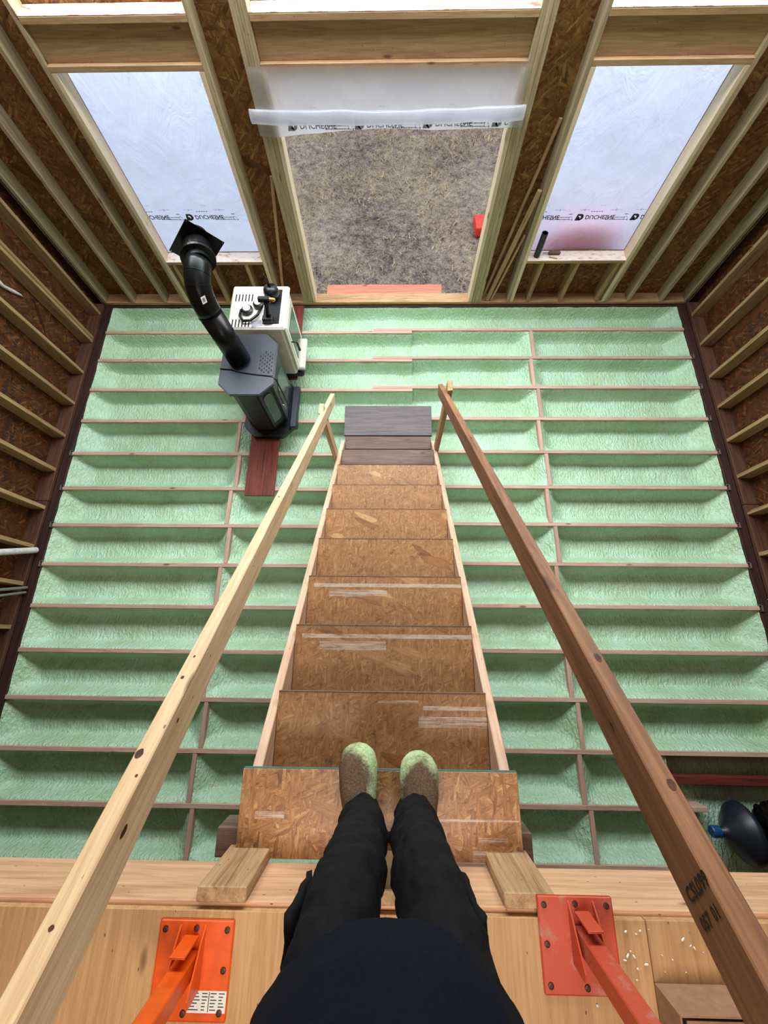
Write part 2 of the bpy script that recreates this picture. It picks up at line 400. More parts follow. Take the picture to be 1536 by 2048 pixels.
# ------------------------------------------------------------------ the setting: floor
XL, XR = -3.486, 3.481
Y0, DY = 3.6056, .4064
floor = empty('floor', (0, 0, -.235), kind='structure')
NJ = 15
JT = .038
JY = [Y0 - DY * i for i in range(NJ)]
for i, y in enumerate(JY):
    xr = XR if i not in (12, 13) else 2.62 - .02 * (i - 12)
    d = .019
    board('joist', (XL, y - d, -.1175), (.24, y - d, -.1175), JT, .235, 'joist', floor)
    board('joist', (-.22, y + d, -.1175), (xr, y + d, -.1175), JT, .235, 'joist', floor)
for i in range(NJ):
    ya = (4.0 - .02 if i == 0 else JY[i - 1]); yb = JY[i]
    if i:
        for X, s in ((-1.665, -1), (1.645, 1)):
            x = X + (.02 if i % 2 else -.02)
            if i in (11,): x += 0
            board('blocking', (x, yb + .019 + s * .019, -.12), (x, ya - .019 + s * .019, -.12), .038, .235, 'joist', floor, label=None)
# sprayed foam, one pillow per bay between joists and blocking
def foam_bay(xa, xb, ya, yb, seed, depth=.158, top=-.018, ends=(1, 1)):
    nx = max(6, int((xb - xa) / .035)); ny = 22; bm = bmesh.new(); g = []
    for j in range(ny + 1):
        row = []
        for i in range(nx + 1):
            u, v = i / nx, j / ny
            v = .5 - .5 * math.cos(math.pi * v) if True else v
            x = xa + (xb - xa) * u; y = ya + (yb - ya) * v
            dx = min(x - xa if ends[0] else 9, xb - x if ends[1] else 9); dy = min(y - ya, yb - y)
            w = .5 * noise.noise(Vector((x * 1.7, y * 3, round(ya * 10))))
            ss = lambda t: (lambda c_: c_ * c_ * (3 - 2 * c_))(max(0, min(1, t)))
            q = (.9 * ss((y - ya) / (.100 + .03 * w)) + .1 * ss((y - ya) / .2)) * ss((yb - y) / (.052 + .02 * w)); p = .8 * ss(dx / (.17 + .08 * w)) + .2 * ss(dx / .06)
            z = top - depth * (q * p) / .95 * (1 + .12 * w)
            z += .006 * noise.noise(Vector((x * 16, y * 9, 1))) + .008 * noise.noise(Vector((x * 5, y * 6, 9)))
            row.append(bm.verts.new((x, y, z)))
        g.append(row)
    for j in range(ny):
        for i in range(nx): bm.faces.new((g[j][i], g[j][i + 1], g[j + 1][i + 1], g[j + 1][i]))
    return mesh_obj('foam_fill', bm, 'foam', floor, smooth=True)
for i in range(NJ):
    ya = (4.0 - .02 if i == 0 else JY[i - 1] - .0); yb = JY[i]
    xs = [XL, -1.665, .24, 1.645, XR] if i else [XL, .24, XR]
    for kx in range(len(xs) - 1):
        xa, xb = xs[kx], xs[kx + 1]; sg = -.019 if xb < .3 else .019
        if i in (12, 13, 14) and xb > 3: xb = 2.36
        foam_bay(xa, xb, yb + sg + .017, (ya if i == 0 else ya + sg - .017), i * 7 + kx, ends=(kx == 0 or abs(xa + 1.665) < .01 or abs(xa - 1.645) < .01 or (i == 0 and kx == 0), xb > 3 or abs(xb + 1.665) < .01 or abs(xb - 1.645) < .01 or abs(xb - 2.36) < .01))
# sprayed pit at the right where the joists are cut for a hatch
bm = bmesh.new(); g = []
for j in range(33):
    row = []
    for i in range(31):
        x = 2.3 + 1.2 * i / 30; y = -.86 - 1.29 * j / 32
        z = -.17 + .02 * noise.noise(Vector((x * 4, y * 4, 3))) + .012 * noise.noise(Vector((x * 11, y * 11, 5))) + .14 * math.exp(-(x - 2.3) / .1) * (1 if y < -1.07 else .6)
        row.append(bm.verts.new((x, y, z)))
    g.append(row)
for j in range(32):
    for i in range(30): bm.faces.new((g[j][i], g[j + 1][i], g[j + 1][i + 1], g[j][i + 1]))
mesh_obj('foam_fill', bm, 'foam', floor, smooth=True)
slab('subfloor', (-3.74, -2.54, -.262), (3.74, 4.139, -.246), 'lvl', floor, axis=1)
board('header_beam', (2.30, -1.05, -.085), (3.47, -1.06, -.085), .06, .10, 'redplank', floor, label='dark red-brown header beam across the open hatch')
board('rim_beam', (XL - .045, -2.4, -.12), (XL - .045, 4.0, -.12), .09, .24, 'lvl', floor)
board('rim_beam', (XR + .048, -2.4, -.12), (XR + .048, 4.0, -.12), .09, .24, 'lvl', floor)
board('rim_beam', (-3.58, 4.005, -.125), (3.58, 4.005, -.125), .06, .235, 'lvl', floor)
# joist hangers seen as bright tabs along the right beam
for i in range(1, 9):
    bm = bmesh.new(); bm_box(bm, (0, -.03, 0), (.02, -.026, .03)); bm_box(bm, (.018, -.03, 0), (.022, .03, .03)); bm_box(bm, (0, .026, 0), (.02, .03, .03))
    mesh_obj('joist_hanger', bm, 'steel', floor, Matrix.Translation((XR - .005, JY[i] + .019, -.012)))
    if i in (4, 5, 6, 7):
        bm = bmesh.new(); bm_box(bm, (0, -.03, 0), (.02, -.026, .03)); bm_box(bm, (-.002, -.03, 0), (.002, .03, .03)); bm_box(bm, (0, .026, 0), (.02, .03, .03))
        mesh_obj('joist_hanger', bm, 'steel', floor, Matrix.Translation((XL - .012, JY[i] - .019, -.012)))

# ------------------------------------------------------------------ the setting: far wall
WZ = 5.0
FY0, FY1 = 4.0, 4.14
far = empty('wall_far', (0, 4.07, 0), kind='structure')
def fstud(x0, z0, z1, mat='studgreen', w=.038):
    return board('stud', (x0 + w / 2, 4.07, z0), (x0 + w / 2, 4.07, z1), w, .14, mat, far, (0, 1, 0))
slab('bottom_plate', (-3.575, FY0, 0), (-1.08 + .11, FY1, .038), 'plate', far)
slab('bottom_plate', (-.97, FY0, 0), (.97, FY1, .038), 'plate', far)
slab('bottom_plate', (.97, FY0, 0), (3.575, FY1, .038), 'plate', far)
for x in (-3.575, -3.22, -2.815): fstud(x, .038, WZ)
fstud(-2.575, .038, WZ); fstud(-2.537, .038, 2.16, 'jamb')
for x in (-2.455, -2.035, -1.645): fstud(x, .038, .562, 'stud')
fstud(-1.432, .038, 2.16, 'jamb'); fstud(-1.394, .038, WZ)
for x in (-1.085, -1.047, -1.009): fstud(x, .038, WZ)
fstud(-.968, .038, 2.16, 'jamb')
fstud(.930, .038, 2.16, 'jamb')
for x in (.970, 1.008, 1.046): fstud(x, .038, WZ)
fstud(1.394, .038, WZ); fstud(1.432, .038, 2.16, 'jamb')
for x in (1.63, 2.02, 2.46): fstud(x, .038, .562, 'stud')
fstud(2.535, .038, 2.16, 'jamb'); fstud(2.573, .038, WZ)
for x in (2.84, 3.235, 3.535): fstud(x, .038, WZ)
OPEN = {1: (-2.50, -1.432), 3: (1.470, 2.535)}
for x0, x1 in OPEN.values():
    slab('sill_board', (x0, FY0 - .004, .562), (x1, FY1, .594), 'stud', far)
    slab('sill_lit_top', (x0, FY0 - .003, .5945), (x1, FY1, .60), 'palesill', far, label='dirty sill top, painted pale as if lit')  # added sheet carrying the painted light of the sill top
TOP = [(-2.537, -1.394), (-.97, .97), (1.432, 2.573)]
for x0, x1 in TOP:
    slab('header_plate', (x0, FY0, 2.16), (x1, FY1, 2.198), 'header', far)
    slab('header_board', (x0, FY0 + .035, 2.198), (x1, FY0 + .075, 2.408), 'header', far)
    slab('header_board', (x0, FY0 + .08, 2.198), (x1, FY0 + .12, 2.408), 'header', far)
    slab('sill_board', (x0, FY0 - .002, 2.408), (x1, FY1, 2.446), 'header', far)
    slab('sill_lit_top', (x0, FY0 - .001, 2.4465), (x1, FY1, 2.452), 'stained', far, label='water-stained sill top, painted pale as if lit')  # added sheet, its pale base stands in for strong daylight
    slab('header_plate', (x0, FY0, 4.3), (x1, FY1, 4.45), 'header', far)
def panel(x0, x1, z0, z1):
    return board('sheathing_panel', ((x0 + x1) / 2, 4.1465, z0 + .001), ((x0 + x1) / 2, 4.1465, z1 - .001), x1 - x0 - .003, .012, 'osb_far', far, (0, 1, 0), .001)
panel(-3.73, -2.50, -.25, 2.44); panel(-3.73, -2.50, 2.44, WZ)
panel(-2.50, -1.432, -.25, .60); panel(-2.50, -1.432, 2.16, 2.473); panel(-2.50, -1.432, 4.3, WZ)
panel(-1.432, -.93, -.25, 2.44); panel(-1.432, -.93, 2.44, WZ)
panel(-.93, .93, 2.16, 2.473); panel(-.93, .93, 4.3, WZ)
panel(.93, 1.470, -.25, 2.44); panel(.93, 1.470, 2.44, WZ)
panel(1.470, 2.535, -.25, .60); panel(1.470, 2.535, 2.16, 2.473); panel(1.470, 2.535, 4.3, WZ)
panel(2.535, 3.73, -.25, 2.44); panel(2.535, 3.73, 2.44, WZ)

# side walls
def side_wall(name, s, ys):
    w = empty(name, (s * 3.645, 1.0, 0), kind='structure'); xi, xo = s * 3.575, s * 3.715
    slab('bottom_plate', (xi, 1.4, 0), (xo, 3.99, .038), 'plate_red', w, axis=1)
    slab('bottom_plate', (xi, -2.4, 0), (xo, 1.395, .038), 'plate_red', w, axis=1)
    for y in ys:
        board('stud', (s * 3.645, y, .038), (s * 3.645, y, WZ), .038, .14, 'stud', w, (1, 0, 0))
    for k_ in range(6):
        ya, yb = 4.135 - 1.22 * k_, 4.135 - 1.22 * (k_ + 1)
        for za, zb in ((-.25, 2.44), (2.44, WZ)):
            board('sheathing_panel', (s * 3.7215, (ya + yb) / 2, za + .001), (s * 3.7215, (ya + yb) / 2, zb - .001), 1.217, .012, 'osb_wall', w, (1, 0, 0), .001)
    return w
ysl = [3.83, 3.42, 2.976, 2.56, 2.15, 1.745, 1.32, .91, .537] + [.13 - .4064 * i for i in range(6)]
ysr = [3.79, 3.36, 2.917, 2.527, 2.114, 1.70, 1.304, .883, .48] + [.07 - .4064 * i for i in range(6)]
wl = side_wall('wall_left', -1, ysl); wr = side_wall('wall_right', 1, ysr)
board('stud', (-3.645, 3.465, .038), (-3.645, 3.462, WZ), .038, .14, 'stud', wl, (1, 0, 0))
# black sheathing stamps on the left wall: rows of short printed bars (illegible in the photograph)
for y_, z_ in ((2.77, .55), (2.36, .5), (1.95, .45), (1.53, .4), (1.12, .42)):
    bm = bmesh.new(); rr = random.Random(int(y_ * 100))
    for q in range(7):
        for t_ in range(3):
            hh = rr.uniform(.02, .05)
            bm_box(bm, (-3.7150, y_ - .11 + q * .03, z_ + t_ * .08), (-3.7145, y_ - .11 + q * .03 + rr.uniform(.008, .022), z_ + t_ * .08 + hh))
    mesh_obj('printed_stamp', bm, 'stamp', wl)
for y_, z_ in ((3.13, .5), (2.72, .55), (2.32, .5), (1.9, .5)):
    bm = bmesh.new(); rr = random.Random(int(y_ * 77))
    for q in range(9):
        hh = rr.uniform(.03, .06)
        for t_ in range(2):
            bm_box(bm, (3.7145, y_ - .12 + q * .026, z_ + t_ * .11), (3.7150, y_ - .12 + q * .026 + rr.uniform(.006, .016), z_ + t_ * .11 + hh))
    mesh_obj('printed_stamp', bm, 'stamp', wr)
# back wall and ceiling, outside the frame
wb = empty('wall_back', (0, -2.5, 0), kind='structure')
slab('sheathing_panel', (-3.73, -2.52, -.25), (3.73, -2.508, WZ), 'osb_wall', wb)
bm = bmesh.new(); bm_box(bm, (-3.73, -2.52, WZ + .001), (3.73, 4.15, WZ + .02)); tag(mesh_obj('ceiling', bm, 'osb_far'), kind='structure')

# ------------------------------------------------------------------ loft deck
deck = empty('loft_floor', (0, -1.5, 2.3), kind='structure')
slab('rim_joist', (-3.57, -.728, 2.325), (3.57, -.69, 2.542), 'rim', deck)
for i, (x0, x1) in enumerate(((-3.57, -1.22), (-1.218, .05), (.052, .7), (.702, 3.57))):
    board('deck_panel', ((x0 + x1) / 2, -.705, 2.551), ((x0 + x1) / 2, -2.49, 2.551), x1 - x0, .018, 'ply', deck, bev=.001)
for i in range(13):
    x = -3.4 + i * .565
    slab('deck_joist', (x, -2.49, 2.32), (x + .038, -.73, 2.54), 'joist', deck, axis=1)

# ------------------------------------------------------------------ windows
def grid_sheet(x0, x1, z0, z1, y, nx, nz, f):
    bm = bmesh.new(); g = []
    for j in range(nz + 1):
        row = []
        for i in range(nx + 1):
            x = x0 + (x1 - x0) * i / nx; z = z0 + (z1 - z0) * j / nz
            row.append(bm.verts.new((x, y + f(x, z), z)))
        g.append(row)
    for j in range(nz):
        for i in range(nx): bm.faces.new((g[j][i], g[j][i + 1], g[j + 1][i + 1], g[j + 1][i]))
    return bm
def wrinkle(seed):
    return lambda x, z: .004 * noise.noise(Vector((x * 3, z * 2, seed))) + .010 * noise.noise(Vector((x * .9 + z, z * .8, seed + 3)))
def flip(bm, x, z, y, rotz=0):
    """film is printed on its outer face and hung upside down: mirrored top to bottom as seen from inside"""
    for v in bm.verts: v.co = Vector((x + v.co.x, y, z - v.co.y))
    return bm
def film_print(win, x, z, y, clip, ink='ink'):
    parts = []
    def keep(bm, name, mat):
        bm.faces.ensure_lookup_table()
        dead = [f for f in bm.faces if not (clip[0] < f.calc_center_median().x < clip[1])]
        bmesh.ops.delete(bm, geom=dead, context='FACES')
        if len(bm.faces): mesh_obj(name, bm, mat, win)
        else: bm.free()
    # D-shaped emblem with a small triangular notch
    bm = bmesh.new()
    outer = [(0, 0), (.045, 0), (.062, .012), (.068, .032), (.062, .052), (.04, .066), (-.012, .066)]
    inner = [(.018, .018), (.034, .018), (.043, .032), (.036, .046), (.012, .046), (.03, .034), (.016, .026)]
    a = [bm.verts.new((px, -py, 0)) for px, py in outer]; b = [bm.verts.new((px, -py, 0)) for px, py in inner]
    for i in range(7): bm.faces.new((a[i], a[(i + 1) % 7], b[(i + 1) % 7], b[i]))
    for v in bm.verts: v.co = Vector((x + v.co.x, y, z + .035 + v.co.y))
    keep(bm, 'film_emblem', ink)
    keep(flip(text_bm('DUCHESNE', .058, .15, 0, .0012), x + .082, z + .022, y), 'film_lettering', ink)
    rr = random.Random(3)
    bm = bmesh.new()
    for row in range(2):
        px = 0
        while px < .19:
            wd = rr.uniform(.006, .02); zz = z + .005 - row * .022
            bm_box(bm, (x + .292 + px, y, zz), (x + .292 + px + wd, y + .0004, zz - .008)); px += wd + .004
    keep(bm, 'film_small_print', 'fadedink' if ink == 'ink' else ink)
    bm = bmesh.new()
    for (cx, cw) in ((.05, .10), (.36, .11)):
        bm_box(bm, (x + cx - cw / 2, y, z + .075), (x + cx + cw / 2, y + .0004, z + .0775)); bm_box(bm, (x + cx - .002, y, z + .064), (x + cx + .002, y + .0004, z + .088))
    for q in range(5): bm_box(bm, (x + .12 + q * .025, y, z + .056), (x + .135 + q * .025, y + .0004, z + .064))
    for q in range(4): bm_box(bm, (x + .19 + q * .014, y, z + .115), (x + .194 + q * .014, y + .0004, z + .122))
    keep(bm, 'film_registration_marks', 'fadedink' if ink == 'ink' else ink)
    bm = bmesh.new(); tube(bm, [(x + .495 + .016 * math.cos(t_), y, z - .008 + .016 * math.sin(t_)) for t_ in [i * .45 for i in range(13)]], .002, 6)
    bm_box(bm, (x + .512, y, z - .03), (x + .522, y + .0004, z - .016)); bm_box(bm, (x + .465, y, z + .03), (x + .50, y + .0004, z + .037))
    keep(bm, 'film_icon', 'fadedink' if ink == 'ink' else ink)
FYF = 4.158
for n_, (x0, x1) in OPEN.items():
    w = empty('window_%d' % n_, ((x0 + x1) / 2, FYF, .6), kind='structure')
    mesh_obj('plastic_film', grid_sheet(x0 - .03, x1 + .03, .56, 2.2, FYF, 40, 50, wrinkle(n_ * 5)), 'film', w, smooth=True)
    xs = (-2.665, -2.105) if n_ == 1 else (1.31, 1.865, 2.42)
    for x in xs: film_print(w, x, .985 if n_ == 1 else .96, FYF - .014, (x0 + .002, x1 - .002))
# doorway: film tacked over the upper part, rolled and taped
w = empty('window_2', (0, 3.985, 1.8), kind='structure')
mesh_obj('plastic_film', grid_sheet(-1.07, .985, 1.90, 2.185, 3.990, 40, 10, lambda x, z: -.004 * abs(noise.noise(Vector((x * 4, z * 4, 2))))), 'film2', w, smooth=True)
bm = bmesh.new(); rings = []
for i in range(41):
    x = -1.13 + 2.155 * i / 40; sag = -.018 * math.sin(math.pi * i / 40) - .012 * (1 - i / 40)
    rings.append([Vector((x, 3.968 + .022 * math.cos(t_) * (1 + .15 * noise.noise(Vector((x * 5, t_, 0)))), 1.915 + sag + .048 * math.sin(t_) * (1 + .2 * noise.noise(Vector((x * 4, t_, 7)))))) for t_ in [2 * math.pi * q / 14 for q in range(14)]])
loft(bm, rings); mesh_obj('film_roll', fix(bm), 'film2', w, smooth=True)
def flap_z(x): return 1.775 + .035 * (x + 1.09) / 2.1 + (.02 if -.6 < x < .3 else 0) * math.sin((x + .6) / .9 * math.pi) - .02 * math.exp(-((x + .95) / .15) ** 2)
bm = bmesh.new(); g = []
for j in range(7):
    row = []
    for i in range(49):
        x = -1.095 + 2.12 * i / 48; z = 1.895 + (flap_z(x) - 1.895) * j / 6
        row.append(bm.verts.new((x, 3.982 + .006 * noise.noise(Vector((x * 4, z * 7, 1))), z)))
    g.append(row)
for j in range(6):
    for i in range(48): bm.faces.new((g[j][i], g[j + 1][i], g[j + 1][i + 1], g[j][i + 1]))
mesh_obj('film_flap', bm, 'film2', w, smooth=True)
for x in (-.84, -.30, .25, .80): film_print(w, x, 1.835 + .008 * (x + 1), 3.974, (-.92, .92), 'ghostink')

# ------------------------------------------------------------------ outside
GZ = -.8
bm = bmesh.new(); g = []
for j in range(61):
    row = []
    for i in range(41):
        x = -3 + 6 * i / 40; y = 4.3 + 8 * j / 60
        row.append(bm.verts.new((x, y, GZ + .05 * noise.noise(Vector((x * 2, y * 2, 0))) + .03 * noise.noise(Vector((x * 7, y * 7, 4))))))
    g.append(row)
for j in range(60):
    for i in range(40): bm.faces.new((g[j][i], g[j][i + 1], g[j + 1][i + 1], g[j + 1][i]))
bm_box(bm, (-60, 4.0, GZ - .4), (60, 90, GZ - .06))
tag(mesh_obj('ground', bm, 'ground', smooth=True), kind='structure')
bm = bmesh.new(); rr = random.Random(11)
for i in range(26000):
    x = rr.uniform(-2.6, 2.6); y = rr.uniform(4.6, 11)
    if 1.2 < x < 1.72 and 6.0 < y < 6.6: continue
    if noise.noise(Vector((x * .9, y * .9, 2))) + .25 * (y - 7) / 3 < rr.uniform(-.35, .45): continue
    z = GZ + .05 * noise.noise(Vector((x * 2, y * 2, 0))) + .03 * noise.noise(Vector((x * 7, y * 7, 4)))
    a = rr.uniform(0, 6.28); l = rr.uniform(.05, .13); wdt = rr.uniform(.004, .009); t = rr.uniform(0, 6.28); le = rr.uniform(.3, 1.0) * l
    dx, dy = math.cos(a) * wdt, math.sin(a) * wdt; ex, ey = math.cos(t) * le, math.sin(t) * le
    bm.faces.new([bm.verts.new(p) for p in ((x - dx, y - dy, z), (x + dx, y + dy, z), (x + ex, y + ey, z + .02 + l * .35))])
tag(mesh_obj('dry_grass', bm, 'grass'), 'short dry grass on the muddy ground outside the doorway', 'grass', kind='stuff')
bm = bmesh.new(); bm_box(bm, (-.17, -.15, 0), (.17, .15, .14), .008); bm_box(bm, (-.172, -.152, .055), (.172, .152, .062))
tag(mesh_obj('red_block', bm, 'red', None, Matrix.Translation((1.46, 6.3, GZ + .01)) @ Matrix.Rotation(.05, 4, 'Z')), 'red painted wooden block lying on the muddy ground outside the doorway', 'block')
bm = bmesh.new(); bm_box(bm, (-.82, 4.16, -.06), (.62, 4.34, -.015), .004)
tag(mesh_obj('threshold_board', bm, wood('salmon board', lin(214, 140, 110), lin(176, 104, 80))), 'salmon coloured board lying outside across the doorway sill', 'board')
bm = bmesh.new()   # red tarpaulin heap behind the right film
loft(bm, [[Vector((1.58 + .90 * (.5 + .5 * math.cos(t_)) * s + .45 * (1 - s), 4.33 + .16 * math.sin(t_) * s, z_)) for t_ in [2 * math.pi * q / 20 for q in range(20)]] for s, z_ in ((1.0, GZ), (1.0, .2), (1.0, .6), (.95, .78), (.6, .88), (.1, .90))])
tag(mesh_obj('red_tarpaulin', fix(bm), 'redbin', smooth=True), 'red covered stack glowing through the right window film', 'tarpaulin')

# ------------------------------------------------------------------ staircase
st = empty('staircase', (0, .9, 0), 'rough open staircase of strand board treads with timber handrails', 'stairs')
RUN, RISE = .2843, .2333
SX0, SX1 = -.475, .408
def tread(i, y, z, depth, mat, x0=SX0 + .002, x1=SX1 - .002, name='tread', th=.019, label=None):
    bm = bmesh.new(); bm_box(bm, (x0, -depth, -th), (x1, 0, 0), .002)
    return mesh_obj(name, bm, mat, st, Matrix.Translation((0, y, z)), label=label)
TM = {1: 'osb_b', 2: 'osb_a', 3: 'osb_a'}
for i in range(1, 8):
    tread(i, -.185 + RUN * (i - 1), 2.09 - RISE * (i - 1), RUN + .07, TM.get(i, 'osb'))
def plank(x0, x1, y0, y1, z, th, mat, name='tread', label=None):
    return slab(name, (x0, y0, z - th), (x1, y1, z), mat, st, label=label)
plank(SX0 + .002, SX1 - .002, 1.63, 1.785, .457, .038, 'brownplank', label='narrow grey-brown plank tread near the bottom')
plank(SX0 + .002, SX1 - .002, 1.91, 2.055, .226, .036, 'brownplank', label='grey-brown plank of the bottom step')
plank(SX0 - .015, SX1 + .012, 2.06, 2.41, .236, .03, 'greyplank', label='wide weathered grey board of the bottom step')
# top board, wider than the stair
bm = bmesh.new(); bm_box(bm, (-.516, -.262, -.019), (.447, 0, 0), .0015)
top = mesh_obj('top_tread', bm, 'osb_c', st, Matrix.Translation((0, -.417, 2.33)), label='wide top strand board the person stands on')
bm = bmesh.new(); bm_box(bm, (-.514, 0, -.018), (.445, .0025, -.001)); mesh_obj('sealed_edge', bm, 'greenedge', top, Matrix.Translation((0, -.417, 2.33)), label='blue-green front edge')
sl = -RISE / RUN
def nz(y): return 2.09 + sl * (y + .185)
dirv = Vector((0, 1, sl)).normalized(); nrm = Vector((0, -sl, 1)).normalized()
for x in (SX0 - .019, SX1 + .019):
    pa = Vector((x, -.50, nz(-.50) - .06)) - nrm * .1175; pb = Vector((x, 2.0, nz(2.0) - .06)) - nrm * .1175
    board('stringer', pa, pb, .038, .235, 'string', st, nrm)
    board('stringer_foot', (x, 1.84, 0.0), (x, 1.84, .2), .037, .2, 'string', st, (0, 1, 0))
# support under bottom step
slab('bottom_cleat', (SX0, 2.02, 0), (SX1, 2.058, .188), 'brownplank', st); slab('bottom_cleat', (SX0, 2.34, 0), (SX1, 2.378, .205), 'brownplank', st)
# ledger under the top board and posts against the loft rim
slab('ledger', (-.592, -.688, 2.20), (.486, -.60, 2.308), 'brownplank', st)
for x in (-.47, .392, .02):
    board('hanger_post', (x, -.669, 2.12), (x, -.669, 2.559), .14, .038, 'plate', st, (0, 1, 0)) if x != .02 else board('hanger_post', (x, -.669, 2.12), (x, -.669, 2.559), .09, .038, 'plate', st, (0, 1, 0))
# handrails: 2x4 on edge, bowed a little
def rail(name, A, B, mat, sgn, bow, y_top, label):
    A, B = Vector(A), Vector(B); d = (B - A); t_end = (y_top - A.y) / d.y; B2 = A + d * t_end; L = (B2 - A).length
    x = d.normalized(); s = x.cross(Vector((0, 0, 1))).normalized(); s = s * (1 if s.x * sgn > 0 else -1)
    u = s.cross(x).normalized(); u = u * (1 if u.z > 0 else -1)
    bm = bmesh.new(); rings = []
    for i in range(25):
        t = i / 24; off = bow * math.sin(math.pi * min(1, t * 1.15))
        X = L * t; c_ = .0025
        prof = [(c_, 0), (.038 - c_, 0), (.038, -c_), (.038, -.089 + c_), (.038 - c_, -.089), (c_, -.089), (0, -.089 + c_), (0, -c_)]
        rings.append([Vector((X, py * sgn + off, pz)) for py, pz in prof])
    loft(bm, rings); fix(bm)
    yv = s * sgn
    mw = Matrix((x, yv, u)).transposed().to_4x4(); mw.translation = A
    return mesh_obj(name, bm, mat, st, mw, label=label)
RL = rail('handrail', (-.510, 2.139, .853), (-.461, -.35, 3.216), 'rail_l', -1, .006, -.90, 'pale left handrail')
STY = -.31
RR = rail('handrail', (.375, 2.005, 1.18), (.447, -.35, 3.306), 'rail_r', 1, 0, -.90, 'brown right handrail')
def knot(railo, A, B, sgn, yy, side, off, w_, l_):
    A, B = Vector(A), Vector(B); d = (B - A); t = (yy - A.y) / d.y; x = d.normalized(); sv = x.cross(Vector((0, 0, 1))).normalized(); sv = sv * (1 if sv.x * sgn > 0 else -1)
    u = sv.cross(x).normalized(); u = u * (1 if u.z > 0 else -1); P = A + d * t
    if side == 'top': P, a_, n_ = P + sv * off, sv, u
    else: P, a_, n_ = P - u * off, u, -sv
    bow = .006 * math.sin(math.pi * min(1, (P - A).length / 4.2 * 1.15)) if sgn < 0 else 0
    P = P + Vector((-bow if sgn < 0 else 0, 0, 0)) * (-1)
    rr = random.Random(int(yy * 1000)); bm = bmesh.new(); pts = [P + n_ * .0006 + x * l_ * math.cos(q * .5236) * rr.uniform(.85, 1.1) + a_ * w_ * math.sin(q * .5236) * rr.uniform(.85, 1.1) for q in range(12)]
    bm.faces.new([bm.verts.new(q) for q in pts]); bmesh.ops.recalc_face_normals(bm, faces=bm.faces[:])
    return mesh_obj('knot', bm, 'knot', railo)
LA, LB = (-.510, 2.139, .853), (-.461, -.35, 3.216); RA, RB = (.375, 2.005, 1.18), (.447, -.35, 3.306)
for yy, side, off, w_, l_ in ((-.205, 'top', .027, .008, .010), (-.235, 'top', .010, .003, .003), (-.075, 'top', .022, .004, .005), (-.385, 'top', .018, .004, .004), (-.03, 'top', .02, .003, .004), (-.29, 'side', .03, .006, .012), (-.14, 'side', .028, .003, .006), (.62, 'top', .02, .004, .006)):
    knot(RL, LA, LB, -1, yy, side, off, w_, l_)
for yy, side, off, w_, l_ in ((-.215, 'top', .026, .007, .010), (-.02, 'top', .024, .007, .012), (1.05, 'top', .02, .005, .006), (-.12, 'side', .04, .004, .009)):
    knot(RR, RA, RB, 1, yy, side, off, w_, l_)
board('handrail_post', (-.532, 1.74, .30), (-.532, 1.70, 1.30), .038, .089, 'string', st, (0, 1, 0))
board('handrail_post', (.445, 1.86, .25), (.43, 1.82, 1.42), .038, .089, 'plate', st, (0, 1, 0))
# stamp on the brown rail
Ar, Br = Vector((.375, 2.005, 1.18)), Vector((.447, -.35, 3.306)); dx_ = (Br - Ar).normalized()
sr = dx_.cross(Vector((0, 0, 1))).normalized(); sr = sr * (1 if sr.x > 0 else -1); ur = sr.cross(dx_).normalized(); ur = ur * (1 if ur.z > 0 else -1)
def rail_stamp(s, yy, down, size):
    bm = text_bm(s, size, 0, 0, .0006); t = (yy - Ar.y) / (Br - Ar).y; P = Ar + (Br - Ar) * t - sr * .0012 - ur * down
    X_, Y_ = ur, -dx_
    for v in bm.verts: v.co = P + X_ * v.co.x + Y_ * v.co.y
    mesh_obj('grade_stamp', bm, 'stamp', RR)
rail_stamp('CSL', STY, .070, .024); rail_stamp('057', STY - .022, .070, .020); rail_stamp('099', STY, .032, .024); rail_stamp('01', STY - .022, .030, .020)

# ------------------------------------------------------------------ orange guardrail bases on the loft
def guard(name, x0, y0, sgn, mat, label, tube_x):
    g_ = empty(name, (x0, y0, 2.56), label, 'bracket', 'orange steel post brackets')
    bm = bmesh.new(); bm_box(bm, (-.103, -.106, 0), (.103, .106, .006), .004)
    b = mesh_obj('base_plate', bm, mat, g_, Matrix.Translation((x0, y0, 2.56)))
    for px, py in ((-.085, .085), (.0, .088), (.085, .085), (-.085, 0), (-.085, -.085), (.085, -.06), (.01, -.088)):
        bm = bmesh.new(); lathe(bm, [(.0075, 0), (.0075, .003), (.004, .004)], 10)
        mesh_obj('bolt', bm, 'bolt', g_, Matrix.Translation((x0 + px * sgn, y0 + py, 2.566)))
    tx = tube_x; ty = y0 + .02
    bm = bmesh.new(); bm_box(bm, (-.024, -.024, 0), (.024, .024, .98), .003); mesh_obj('post_tube', bm, mat, g_, Matrix.Translation((tx, ty - .002, 2.566)))
    bm = bmesh.new(); bm_box(bm, (-.02, -.003, 0), (.02, .003, .085), .001); mesh_obj('front_strap', bm, mat, g_, Matrix.Translation((tx, ty + .05, 2.566)))
    for sx in (-1, 1):
        bm = bmesh.new()
        vs = [(0, .085, 0), (0, -.05, 0), (0, -.05, .065), (0, -.03, .075), (0, .06, .02)]
        a = [bm.verts.new((sx * .034 - .002, p[1], p[2])) for p in vs]; c_ = [bm.verts.new((sx * .034 + .002, p[1], p[2])) for p in vs]
        bm.faces.new(a); bm.faces.new(list(reversed(c_)))
        for i in range(5): bm.faces.new((a[i], a[(i + 1) % 5], c_[(i + 1) % 5], c_[i]))
        mesh_obj('side_fin', fix(bm), mat, g_, Matrix.Translation((tx, ty - .01, 2.566)))
    return g_
gl_ = guard('post_bracket', -.525, -.828, -1, 'orange', 'bright orange steel post bracket with a paper label, left of the person', -.535)
